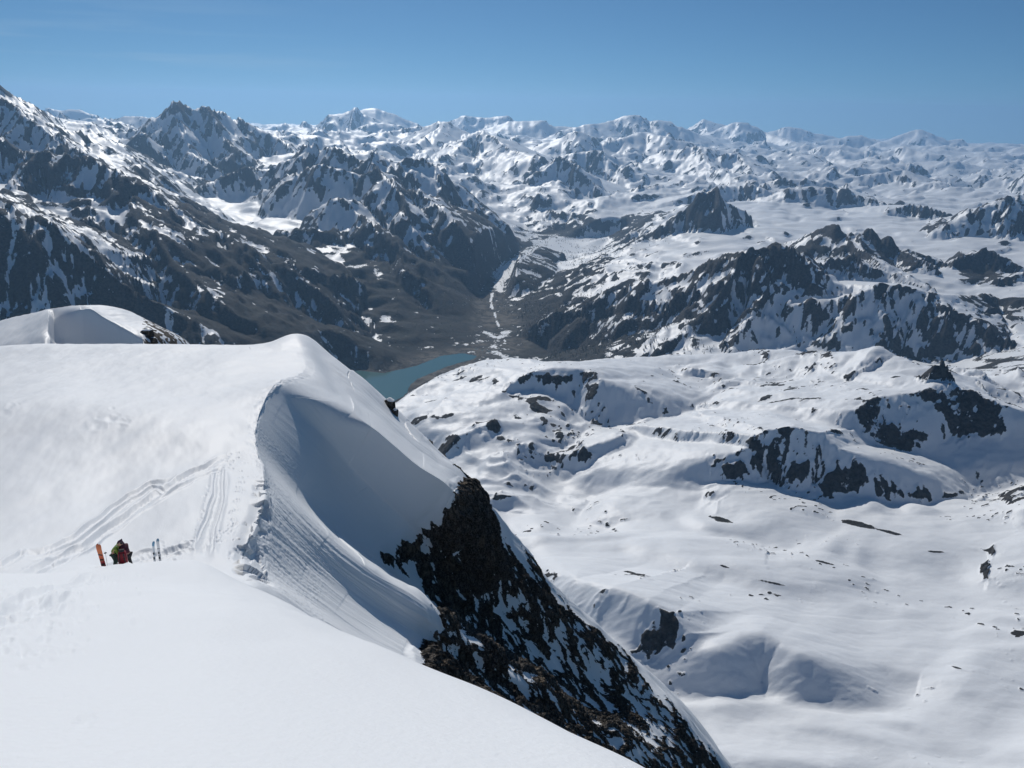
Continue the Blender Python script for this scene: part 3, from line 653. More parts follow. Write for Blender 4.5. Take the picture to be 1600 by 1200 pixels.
for pts, sf, sb, rnd, km in RIDGES:
    W = [unproj(px, py, Yk * 1000) for px, py, Yk in pts]
    if pts[0][2] < 3.3 and (sf <= .5 or pts[0][2] < 1.5) and sb < .6:      # low swells: sit the crest on the floor it rises from
        for i_, (px, py, Yk) in enumerate(pts):
            ys_t = np.linspace(Yk * 700, Yk * 1450, 160); rays = np.array([unproj(px, py, q_) for q_ in ys_t])
            fl_ = eval_base(rays[:, 0] / rays[:, 1], np.log(rays[:, 1])) + (14 + 112 * max(0, sf - .45))
            hit = np.nonzero(rays[:, 2] <= fl_)[0]
            if len(hit) and hit[0] > 0: W[i_] = rays[hit[0]]
        small_swell = pts[0][2] > 1.5
    else: small_swell = False
    ys_ = [p[1] for p in W]; xs_ = [p[0] for p in W]
    reach = 2600 / max(min(sf, sb), .25) * (0.25 if ys_[0] < 3800 else 1) + rnd
    rr = np.where((yc > min(ys_) - reach) & (yc < max(ys_) + reach))[0]
    if len(rr) == 0: continue
    tmin = min((px_ - (reach if px_ > 0 else reach)) / y_ for px_, y_ in zip(xs_, ys_)) * 1.4 - .1; tmax = max((px_ + reach) / y_ for px_, y_ in zip(xs_, ys_)) * 1.4 + .1
    cc = np.where((tc > tmin) & (tc < tmax))[0]
    if len(cc) == 0: continue
    s_ = (slice(rr[0], rr[-1] + 1), slice(cc[0], cc[-1] + 1))
    amp = YC[s_] * (0.0035 if pts[0][2] < 13 else .0022)
    X_, Y_ = XC[s_] + wxn[s_] * amp, YC[s_] + wyn[s_] * amp
    def tent(X_, Y_, W=W):
        best = np.full(X_.shape, 1e9); bz = np.zeros(X_.shape); bs_ = np.zeros(X_.shape); bw_ = 1e-30
        for i in range(len(W) - 1):
            a, b = W[i], W[i + 1]
            vx, vy = b[0] - a[0], b[1] - a[1]; l2 = vx * vx + vy * vy
            t = np.clip(((X_ - a[0]) * vx + (Y_ - a[1]) * vy) / l2, 0, 1)
            ex, ey = X_ - a[0] - t * vx, Y_ - a[1] - t * vy
            d = np.hypot(ex, ey); m = d < best
            best = np.where(m, d, best); bz = np.where(m, a[2] + t * (b[2] - a[2]), bz)
            wi = (1.0 / (d * d * 1e-4 + 1.0)) ** 3; bw_ = bw_ + wi; bs_ = bs_ + wi * np.clip((vx * ey - vy * ex) / (d * math.sqrt(l2) + 1e-6), -1, 1)
        return best, bz, bs_ / bw_
    d, bz, sd_ = chunked(tent, X_, Y_)
    fw = .35 if pts[0][2] > 4.5 else .6
    f = smooth(-fw, fw, sd_)                     # 0 = camera side, 1 = far side
    if pts[0][2] > 4.5:
        lam = YC[s_] * .022
        bz = bz + (.24 - np.abs(chunked(lambda a, b: noise2(a, b, 333), X_ / lam, Y_ / lam)) + .55 * (.3 - np.abs(chunked(lambda a, b: noise2(a, b, 334), X_ / lam * 3, Y_ / lam * 3)))) * YC[s_] * (.0018 if pts[0][2] > 16 else .0010 if pts[0][2] > 13.2 else .0034) * np.exp(-d / (YC[s_] * .02))
    sfx = sf * (1.35 if pts[0][2] > 13 else 1.22 if pts[0][2] > 4.5 else 1.0)
    sl_ = sfx + (sb - sfx) * f
    Rr = rnd * (.2 if pts[0][2] > 16 else .45 if pts[0][2] > 4.5 else 1)
    drop_ = sl_ * (np.sqrt(d * d + Rr * Rr) - Rr)
    drop_ = np.where(pts[0][2] > 4.5, drop_ * (0.80 + 0.20 * np.exp(-drop_ / 350.0)), drop_)
    lim = 130.0 if small_swell else 400.0 if pts[0][2] < 2.0 else 420.0 if pts[0][2] < 4.5 else 1500.0 if pts[0][2] < 13 else 3500.0
    drop_ = drop_ + np.maximum(0, d - lim) ** 2 / lim * .5
    T = bz - drop_
    H[s_] = smax(H[s_], T, km * (.4 if pts[0][2] > 4.5 else 1.8 if pts[0][2] < 2.2 else 1))
    RDIST[s_] = np.minimum(RDIST[s_], d / (YC[s_] * 0.01))
# keep lake basin and valley floor open
floor_z = LAKE_Z + 6 + 120 * VT ** 2
vw = 120 + 160 * smooth(.25, .0, VT)
H = H + (np.minimum(H, floor_z + 0.06 * VD) - H) * smooth(vw * 2.2, vw, VD)
shore = LAKE_Z + 3 + np.clip(SLK, -200, 1e5) * 0.10
inl = smooth(260, 0, SLK)
H = H + (np.minimum(H, shore) - H) * inl
H = np.where(SLK < 30, LAKE_Z + SLK * 0.12, H)
# gradient of the macro form
def grad_world(Hg, tcv, ycv, Tg, Yg):
    dt = np.gradient(Hg, tcv, axis=1); dy = np.gradient(Hg, ycv, axis=0)
    gx = dt / Yg; return gx, dy - Tg * gx
GXc, GYc = grad_world(H, tc, yc, TC, YC)
# bicubic-ish upsample (Catmull-Rom, separable)
def up(Ag, xc_, xf):
    n = len(xc_); i = np.clip(np.searchsorted(xc_, xf, side='right') - 1, 0, n - 2)
    t = ((xf - xc_[i]) / (xc_[i + 1] - xc_[i]))[:, None]
    a = Ag[np.clip(i - 1, 0, n - 1)]; b = Ag[i]; c = Ag[i + 1]; d = Ag[np.clip(i + 2, 0, n - 1)]
    return b + 0.5 * t * (c - a + t * (2 * a - 5 * b + 4 * c - d + t * (3 * (b - c) + d - a)))
def upsample(Ag): return up(np.asarray(Ag, np.float32).T.copy(), tc, tcol).T.astype(np.float32)
Hf = upsample(H); gx0 = upsample(GXc); gy0 = upsample(GYc); SLf = upsample(SLK); VDf = upsample(VD); VTf = upsample(VT); RDf = upsample(np.minimum(RDIST, 60))
T_, Y_ = np.meshgrid(tcol.astype(np.float32), yrow.astype(np.float32))
X_ = T_ * Y_
# erosion gullies running down the fall line
def erode(x, y, gx, gy):
    sl_ = np.sqrt(gx * gx + gy * gy) + 1e-5
    st = smooth(0.12, 0.6, sl_)
    nx, ny = gx, gy
    tot = 0; dxs = 0; dys = 0; stk = 0
    base = 900.0
    for i in range(6):
        L_ = base / (2.0 ** i)
        vis = smooth(0.8, 2.2, L_ / (y * 0.0042))
        ux, uy = nx + dxs * 0.5, ny + dys * 0.5
        m = np.sqrt(ux * ux + uy * uy) + 1e-5; k = np.minimum(m, 1.0) / m * 1.15
        v, ex, ey = erosion(x / L_, y / L_, -uy * k * 1.0, ux * k * 1.0, 300 + i)
        amp = 0.075 * L_
        tot = tot + amp * v * vis
        if i >= 2: stk = stk + v * vis * .5
        dxs = dxs + ex * 0.45 * vis; dys = dys + ey * 0.45 * vis
    return tot * st, stk * st
ER, ST = chunked(erode, X_, Y_, gx0, gy0)
bowlf = smooth(3300, 4500, Y_)
flat = smooth(60, 700, VDf) * smooth(20, 400, SLf)
PX0, PY0, _ = project(X_, Y_, Hf)
# rough rock relief, in metres, scaled with what can be seen from here
def crag(x, y):
    wx = noise2(x / 700, y / 700, 431) * 160; wy = noise2(x / 700, y / 700, 432) * 160
    s = 0; a = 1.0; wgt = 1.0; tot = 0
    for L_ in (1500., 760., 380., 190., 95., 48.):
        n = 1 - 2.0 * np.abs(noise2((x + wx) / L_, (y + wy) / L_, int(440 + L_))); vis = smooth(0.9, 2.2, L_ / (y * 0.0035))
        s = s + a * n * wgt * vis; wgt = np.clip(.35 + n, 0, 1.2); tot += a; a *= 0.55
    return s / tot
def rough(x, y):
    wx = noise2(x / 130, y / 130, 401) * 40; wy = noise2(x / 130, y / 130, 402) * 40
    s = 0; a = 1.0; tot = 0
    for L_ in (420., 210., 105., 52., 26., 13., 6.5):
        vis = smooth(0.9, 2.4, L_ / (y * 0.0035))
        s = s + a * vis * (1 - 2.4 * np.abs(noise2((x + wx) / L_, (y + wy) / L_, int(410 + L_)))); tot = tot + a * vis
        a *= 0.72
    return s / (tot + 1e-3)
RG = chunked(rough, X_, Y_); CG_ = chunked(crag, X_, Y_)
PATCH = chunked(lambda a, b: fbm(a / 900, b / 900, 5, 500), X_, Y_)
sl0 = np.sqrt(gx0 ** 2 + gy0 ** 2)
rug = smooth(.22, .75, sl0)
Hm = Hf + ER * (0.12 * smooth(1800, 2300, Y_) + 0.88 * bowlf) * flat * (0.4 + 0.6 * rug) + (CG_ - .15) * bowlf * flat * (3 + 85 * smooth(.3, .85, sl0) * (1 + .5 * smooth(7500, 10000, Y_)) + 26 * smooth(11000, 17000, Y_)) * (.25 + .75 * smooth(.2, 3.0, RDf)) * (1 + .6 * smooth(12000, 25000, Y_))
# the plateau edge stays below the valley and lake seen beyond it
LIMX = [560, 600, 640, 680, 720, 760, 800, 850, 900, 960, 1050, 1150, 1200, 1260, 1330, 1375, 1400, 1440, 1490, 1520, 1560, 1600, 1700]
LIMY = [672, 642, 616, 592, 575, 563, 560, 566, 566, 561, 555, 552, 545, 551, 549, 540, 556, 572, 575, 588, 605, 622, 650]
_px, _py, _ = project(X_, Y_, Hm)
over = np.clip(np.interp(_px, LIMX, LIMY) - _py, 0, 400) * (Y_ > 2720) * smooth(4400, 3800, Y_) * (_px > 540) * (_px < 1470)
Hm = Hm - over * Y_ / FPX * 1.12
facing = smooth(-0.1, 0.6, gy0)
_gt = np.gradient(Hm, tcol, axis=1) / Y_; _gy = np.gradient(Hm, yrow, axis=0) - T_ * _gt
sl1 = np.sqrt(_gt ** 2 + _gy ** 2); del _gt, _gy
lowz = smooth(-1150, -1750, Hm)
leftv = smooth(0.02, -0.16, T_) * smooth(3800, 4600, Y_) * smooth(9500, 7500, Y_)
nearb = 1 - smooth(1700, 2100, Y_)
outc = chunked(lambda a, b: ridged(a / 260 + .4 * noise2(a / 300, b / 300, 71), b / 170, 4, 520) - .62, X_, Y_)
far_ = smooth(13000, 20000, Y_)
m8 = smooth(7500, 9500, Y_)
r = -0.70 - .22 * m8 - .06 * (1 - bowlf) - .06 * far_ + (0.80 - .25 * (1 - bowlf)) * smooth(0.55 + .15 * m8, 1.2 + .2 * m8, sl1) * (1 - .8 * nearb) + .16 * np.exp(-RDf / 1.2) * smooth(.4, .8, sl1) + 0.004 * ER * bowlf + .42 * ST * (1 - .5 * (1 - bowlf)) + 0.70 * RG * (0.30 + 0.70 * smooth(.2, .7, sl1)) + (0.25 + .35 * leftv) * PATCH + .2 * CG_ * bowlf
r = r + outc * (1.25 + .5 * smooth(2300, 2700, Y_)) * (1 - bowlf) * (1 - nearb)
dots = chunked(lambda a, b: smooth(.44, .70, noise2(a / 17, b / 13, 541) + .35 * noise2(a / 60, b / 60, 542)) * smooth(-.15, .35, noise2(a / 330, b / 240, 543)), X_, Y_)
r = r + dots * 1.15 * (1 - bowlf)
valn = smooth(1500, 300, VDf)
r = r + lowz * (0.02 + 0.24 * leftv + .45 * valn) * bowlf + leftv * 0.30 * smooth(-800, -1400, Hm)
r = r - 0.5 * nearb * (1 - smooth(.4, .7, sl0))
# outcrops and bare patches where the photograph shows them: px, py, rx, ry, rot, strength, ymin, ymax (km)
for b_ in [
 (1190,1015,90,50,0,-2.5,1.1,1.55),(870,600,60,26,0,.7,2.6,3.3),(840,655,46,26,35,.6,2.4,3.3),(880,690,45,14,20,.5,2.4,3.3),(820,630,40,20,30,.6,2.4,3.3),(940,585,30,10,0,.6,2.6,3.4),
 (930,700,40,14,-20,.8,2.3,2.9),(1240,705,60,34,8,1.3,2.1,2.6),(1190,720,25,14,0,.5,2.0,2.6),(1400,622,90,10,0,.35,2.2,3.0),(1330,650,30,22,0,.8,2.2,3.0),(1480,680,90,30,20,-.35,2.2,3.0),
 (1460,585,26,18,0,1.0,2.4,3.0),(1550,640,70,20,15,.5,2.2,3.0),(1380,550,40,12,15,.5,2.8,3.3),(1300,555,40,10,0,.4,2.8,3.6),
 (660,690,50,30,30,.6,2.2,3.2),(700,660,60,20,10,.3,2.4,3.2),(740,690,40,20,0,.25,2.3,3.2),(1040,610,60,14,0,.55,2.6,3.4),(1230,630,50,14,0,.6,2.4,3.2),(1050,700,30,14,-50,.5,2.2,3.0),(1480,635,130,12,8,.15,2.2,3.0),(1120,640,60,12,0,.35,2.4,3.4),(980,730,40,8,0,.3,2.2,3.0),(1420,700,16,40,-20,.6,2.2,3.0),(1500,660,14,50,-15,.6,2.2,3.0),(1560,670,12,40,-15,.6,2.2,3.0),(1345,680,16,30,-10,.5,2.2,3.0),(1380,590,60,10,10,.3,2.5,3.2),(1300,600,60,14,0,.3,2.5,3.2),(1150,600,90,14,0,.3,2.6,3.5),
 (1130,775,35,10,20,.45,1.8,2.4),(1210,755,35,10,30,.4,1.8,2.4),(1050,785,20,8,0,.5,1.8,2.4),(1050,985,18,45,-15,1.0,1.2,1.6),(1020,1000,14,30,-30,.6,1.2,1.6),
 (1345,820,28,5,12,1.3,1.5,2.2),(1460,862,30,4,3,1.4,1.5,2.2),(1540,860,40,5,12,.9,1.5,2.2),(1580,890,25,14,-20,1.0,1.4,2.2),(1535,885,8,12,0,.9,1.4,2.2),(1210,930,40,8,12,.9,1.3,1.8),(1240,950,16,6,0,.9,1.3,1.8),
 (1130,885,20,4,20,1.2,1.4,1.9),(1210,912,50,3,12,.9,1.3,1.9),(1590,990,20,7,0,1.4,1.1,1.8),(1265,830,14,14,60,.6,1.6,2.1),(1590,820,12,10,40,.9,1.6,2.2),(1125,812,24,4,15,1.2,1.6,2.1),(1400,835,30,3,12,1.2,1.5,2.0),(1290,880,30,3,14,1.2,1.4,1.9),(1000,900,30,4,14,1.0,1.3,1.8),(1360,905,24,3,10,1.0,1.3,1.8),(1290,1020,40,3,12,.9,1.1,1.5),(1420,1010,30,3,8,1.0,1.1,1.5),(1500,1045,30,3,14,1.0,1.1,1.4),
 (1480,1140,60,4,8,.5,.9,1.3),(1170,1190,50,8,-5,.7,.9,1.1),(1340,1195,20,8,0,.7,.9,1.1),
 (920,880,40,8,10,.35,1.3,1.8),(1000,845,50,6,15,.4,1.5,2.0),
 (1195,410,36,20,0,.55,4.8,7.0),(1230,490,70,40,20,.1,4.5,7),(1440,500,70,40,20,.1,4.6,6.2),(1320,470,190,60,0,-.95,4.6,6.6),(1480,640,80,40,0,-.55,2.3,2.8),(1060,430,90,40,0,-.4,4.6,8),(1370,390,50,16,25,.5,6.5,8),(1340,405,50,10,0,.4,6,7.2),(1520,425,40,26,-20,1.3,6.3,7.6),(1580,450,40,18,0,.6,6,7.2),
 (1105,325,40,22,0,.5,9,10),(1290,315,80,20,5,.5,11,12.6),(1560,350,70,26,-20,.4,8,9.6),(1440,358,50,6,0,.5,8,9.6),
 (740,340,60,40,40,.35,8,12),(700,330,70,60,40,.25,8,12),(630,320,24,36,20,.6,8.5,11),(560,410,40,40,40,.2,7,9),(480,375,60,16,5,1.0,8,9.2),(700,430,80,50,40,.5,7,11),(740,430,40,70,0,.8,7,11),
 (600,470,90,60,30,.7,5.8,9),(450,470,120,60,30,.6,5,8),(100,290,90,26,10,.7,6.3,7.6),(50,400,90,30,20,.5,4.5,6),(260,330,60,40,40,.6,5.8,7.2),(350,420,110,40,35,.12,5.5,7.5),
 (100,500,200,40,0,.25,3.5,6.5),(280,520,150,40,0,.45,3.5,6.6),(400,540,120,30,0,1.2,3.5,7),
 (270,220,50,50,0,.0,12,15),(360,210,50,40,20,.2,12,15),(220,235,14,25,0,.5,12,13.5),(350,275,40,12,-18,.9,10.5,12),
 (860,362,50,12,0,.8,11,13.5),(950,365,60,10,0,.8,11,13.5),(1000,340,60,14,0,.5,11,13.5),
 (880,420,70,30,30,.1,7,10.5),(900,500,100,50,0,.1,5,8.5),(1000,510,90,40,10,-.1,4.8,7.5),(820,500,60,40,0,.4,6,8.5),(1030,490,80,30,0,-.1,4.8,7.5),(860,540,60,20,0,.5,5,7),(960,470,60,30,0,-.1,5,8.5),
 (100,300,50,20,0,-.5,6.5,7.3),(60,310,70,10,0,-.8,6,7.2),(150,345,100,16,12,-.6,5.5,7),(120,400,80,16,20,-.5,5.0,6.5),(500,330,80,14,8,-1,8.6,10.5),(420,330,90,20,0,-.8,8.6,12),(300,360,30,10,0,-.3,5,7),(530,410,60,14,25,-.7,7,9),(590,440,10,40,-20,-.4,6,8.5),
 (600,300,26,14,30,-.8,9.5,10.6),(700,340,30,8,30,-.8,8.5,10),(1170,500,40,40,-40,-.7,4.8,6.2),(1330,520,20,50,50,-.8,4.8,6),(905,376,40,5,0,-1.5,10,12),(780,440,12,10,0,-.6,7,9.5)]:
    k0 = np.searchsorted(yrow, b_[6] * 1000 * .93); k1 = np.searchsorted(yrow, b_[7] * 1000 * 1.07)
    if k1 <= k0: continue
    s_ = slice(k0, k1)
    wd = smooth(b_[6] * 930, b_[6] * 1000, Y_[s_]) * smooth(b_[7] * 1070, b_[7] * 1000, Y_[s_])
    r[s_] += b_[5] * (0.5 if b_[7] > 2.25 else 1.05) * wd * blob(PX0[s_], PY0[s_], *b_[:5])
r = np.minimum(r, .30 - .08 * (1 - bowlf)) + (.25 + .12 * leftv) * RG + (.22 + .26 * leftv) * ST * (1 - .5 * (1 - bowlf)) - .05 * leftv
rk_t = (smooth(-0.42, 0.50, r) * .86).astype(np.float32)
amp = np.clip(Y_ * 0.0032, 5, 40) * (1 + .7 * (1 - bowlf))
Zf = Hm + (RG + .3) * amp * (.15 - .13 * (1 - bowlf) + .85 * rk_t) * (0.25 + 0.75 * smooth(.15, .6, sl0)) * (1 + .6 * leftv) * flat
Zf += chunked(lambda a, b: fbm(a / 160, b / 110, 4, 610), X_, Y_) * 7.5 * (1 - bowlf) * (1 - rk_t) * (0.25 + .75 * smooth(1800, 3000, Y_))
Zf += chunked(lambda a, b: np.minimum(0, -1 + 1.0 * np.abs(noise2(a / 300 + .5 * noise2(a / 150, b / 150, 3), b / 70, 620)) * 3), X_, Y_) * 0.7 * (1 - smooth(2300, 3000, Y_)) * (1 - rk_t)
Zf = np.where(SLf < 0, np.minimum(Zf, LAKE_Z - 1.5), np.where(SLf < 160, np.maximum(Zf, LAKE_Z + .4 + SLf * .02), Zf))
# materials of bare ground
earth = smooth(-900, -1300, Hm) * smooth(4000, 5000, Y_) * (1 - smooth(.6, 1.0, sl1)) * (1 - smooth(9000, 12000, Y_) * .6)
small = (1 - smooth(2000, 2400, Y_)) * (1 - smooth(.35, .6, sl0))
earth = np.maximum(earth, small * .9)
silt = np.maximum(smooth(330, 120, VDf) * smooth(.62, .3, VTf), smooth(230, 60, SLf) * .9) * smooth(-1850, -1900, Zf) * (0.25 + .6 * smooth(-.1, .3, PATCH + .3 * RG))
rk_t = np.maximum(rk_t, np.where((silt > .15) & (VTf < .5), 0.62 + .5 * PATCH, 0)).astype(np.float32)
rk_t = np.where((VDf < 130 + 120 * PATCH) & (VTf > .86), rk_t * .2, rk_t)
rk_t = np.where((VDf < 4 + 16 * np.maximum(0, PATCH + .5 * RG)) & (VTf > .2) & (VTf < .8), rk_t * .35, rk_t)
PT = np.stack([X_, Y_, Zf], -1).astype(np.float32)
ycut = np.interp(tcol, [-.92, -.2, -.1, .0, .15, .35, .98], [2300, 2900, 3300, 3480, 3600, 3300, 3000])
ci = .5 * (Y_[:-1, :-1] + Y_[1:, 1:]); yq = ycut[:-1][None]
k1 = ci < yq + 350; k3 = ci > 15500; k2 = ~k1 & ~k3
at_ = {'rock': rk_t, 'earth': earth.astype(np.float32), 'silt': silt.astype(np.float32)}
for nm, kk in (('snow_basin', k1), ('valley_terrain', k2), ('mountain_range', k3)):
    o = grid_object(nm, PT, MAT_T, at_, keep=kk); o['kind'] = 'structure'
# lake
def lake_material():
    m, t, b = newmat('glacial_lake_water')
    b.inputs['Base Color'].default_value = (0.060, 0.145, 0.142, 1); b.inputs['Roughness'].default_value = 0.12
    b.inputs['Specular IOR Level'].default_value = 0.4
    n = noise_node(t, 1 / 12.0, 4); bm = N(t, 'ShaderNodeBump'); bm.inputs['Strength'].default_value = .15
    t.links.new(n, bm.inputs['Height']); t.links.new(bm.outputs[0], b.inputs['Normal'])
    return m
lb = bmesh.new()
cx, cy = np.mean(np.array(LK), 0)
vs = [lb.verts.new((cx + (a - cx) * 1.25, cy + (b - cy) * 1.25, LAKE_Z)) for a, b in LK]
bmesh.ops.triangulate(lb, faces=[lb.faces.new(vs)])
lm_ = bpy.data.meshes.new('lake'); lb.to_mesh(lm_); lm_.materials.append(lake_material())
lo_ = bpy.data.objects.new('lake', lm_); COL.objects.link(lo_); lo_['kind'] = 'structure'
#@@OBJECTS
# ------------------------------------------------------------------ second wind-carved crest on the left
def far_crest():
    # px, crest py, crest Y, rim py, foot py, foot Y (columns of the crest, left to right)
    cols = [(-160, 545, 300, 560, 600, 262), (-60, 520, 300, 535, 580, 262), (0, 501, 300, 515, 560, 258), (40, 491, 299, 505, 553, 256), (66, 485, 298, 495, 548, 255), (76, 483, 297, 492, 546, 258),
            (84, 481.5, 296, 497, 545, 275), (100, 479, 295, 492, 544, 280), (122, 477, 293, 484, 544, 281), (140, 478, 291, 482, 545, 280), (160, 488, 288, 494, 548, 277), (185, 501, 284, 508, 550, 273), (205, 511, 280, 519, 553, 269), (220, 518, 276, 529, 560, 266), (227, 528, 272, 545, 570, 262), (236, 560, 268, 580, 600, 258)]
    G_ = []
    for px, cy_, cY, ry, fy, fY in cols:
        c = unproj(px, cy_, cY); f = unproj(px, fy, fY); r = unproj(px, ry, cY - (6 if 80 < px < 225 else 14))
        b1 = c + np.array([3, 22, -7.0]); b2 = c + np.array([8, 60, -45.0]); f2 = f + np.array([2, -22, -10.0])
        m_ = r * .45 + f * .55 + np.array([0, 0, -2.0 if 80 < px < 225 else 1.0])
        G_.append([b2, b1, c, r, m_, f, f2])
    G_ = np.array(G_)
    a_ = pchip(np.arange(float(len(cols))), G_, np.linspace(0, len(cols) - 1, 420), {5: (.5, np.ones(7)), 6: (.5, np.ones(7))})
    b_ = pchip(np.arange(7.0), a_.transpose(1, 0, 2), np.linspace(0, 6, 260), {2: (.8, np.ones(420))})
    n_ = normals_of(b_)
    if n_[40, 100, 2] < 0: n_ = -n_
    rel = fbm(b_[..., 0] / 2.5, b_[..., 1] / 9, 4, 800) * .12 + fbm(b_[..., 0] / 14, b_[..., 1] / 20, 3, 801) * .35
    b_ = b_ + n_ * rel[..., None]
    q_, _, _ = project(b_[..., 0], b_[..., 1], b_[..., 2])
    rk_ = smooth(214, 230, q_) * np.clip(noise3(b_[..., 0] / 1.8, b_[..., 1] / 1.8, b_[..., 2] / 1.8, 803) * 1.4 + .55, 0, 1)
    o = grid_object('snow_crest', b_.astype(np.float32), MAT_R, {'rock': rk_.astype(np.float32)}); o['kind'] = 'structure'
far_crest()

# ------------------------------------------------------------------ small objects
def simple_mat(name, col, rough=0.6, nscale=None, col2=None, metal=0.0):
    m, t, b = newmat(name)
    b.inputs['Roughness'].default_value = rough; b.inputs['Metallic'].default_value = metal
    if nscale:
        t.links.new(mixc(t, maprange(t, noise_node(t, nscale, 4), .35, .65), col, col2 or tuple(c * .6 for c in col)), b.inputs['Base Color'])
    else: b.inputs['Base Color'].default_value = (*col, 1)
    return m
def link_mesh(name, me, mat, parent=None):
    o = bpy.data.objects.new(name, me); COL.objects.link(o)
    if mat: me.materials.clear(); me.materials.append(mat)
    if parent: o.parent = parent
    for p in me.polygons: p.use_smooth = True
    return o
def empty(name, loc, rz, label, cat, group=None):
    o = bpy.data.objects.new(name, None); COL.objects.link(o); o.location = loc; o.rotation_euler = (0, 0, rz); o.empty_display_size = .3
    o['label'] = label; o['category'] = cat
    if group: o['group'] = group
    return o
def skin_mesh(name, verts, edges, radii, root=0, sub=2):
    me = bpy.data.meshes.new(name + '_base'); me.from_pydata(verts, edges, [])
    o = bpy.data.objects.new('skin_tmp', me); COL.objects.link(o)
    sk = o.modifiers.new('s', 'SKIN'); sk.use_smooth_shade = True
    for i, r_ in enumerate(radii):
        v = me.skin_vertices[0].data[i]; v.radius = r_ if isinstance(r_, tuple) else (r_, r_); v.use_root = (i == root)
    sb_ = o.modifiers.new('u', 'SUBSURF'); sb_.levels = sub; sb_.render_levels = sub
    dg = bpy.context.evaluated_depsgraph_get()
    out = bpy.data.meshes.new_from_object(o.evaluated_get(dg)); out.name = name
    bpy.data.objects.remove(o); return out
def lathe(name, prof, mat, parent, seg=16, loc=(0, 0, 0), rot=None):
    b_ = bmesh.new(); rings = []
    for r_, h_ in prof:
        rings.append([b_.verts.new((r_ * math.cos(2 * math.pi * k / seg), r_ * math.sin(2 * math.pi * k / seg), h_)) for k in range(seg)])
    for a_, c_ in zip(rings, rings[1:]):
        for k in range(seg): b_.faces.new((a_[k], a_[(k + 1) % seg], c_[(k + 1) % seg], c_[k]))
    b_.faces.new(rings[0][::-1]); b_.faces.new(rings[-1])
    me = bpy.data.meshes.new(name); b_.to_mesh(me)
    o = link_mesh(name, me, mat, parent); o.location = loc
    if rot: o.rotation_euler = rot
    return o

# ground height lookup on the finished snow surface
_gx, _gy_, _gz = P[..., 0], P[..., 1], P[..., 2]
def ground(x0, y0):
    g = (GR > 5) & (GR < 14) & (GC < 4.3); d = np.where(g, (_gx - x0) ** 2 + (_gy_ - y0) ** 2, 1e9)
    k = np.unravel_index(np.argmin(d), d.shape); return float(_gz[k])
def spot(px, py, Y):
    p = unproj(px, py, Y); return (float(p[0]), float(p[1]), ground(p[0], p[1]))

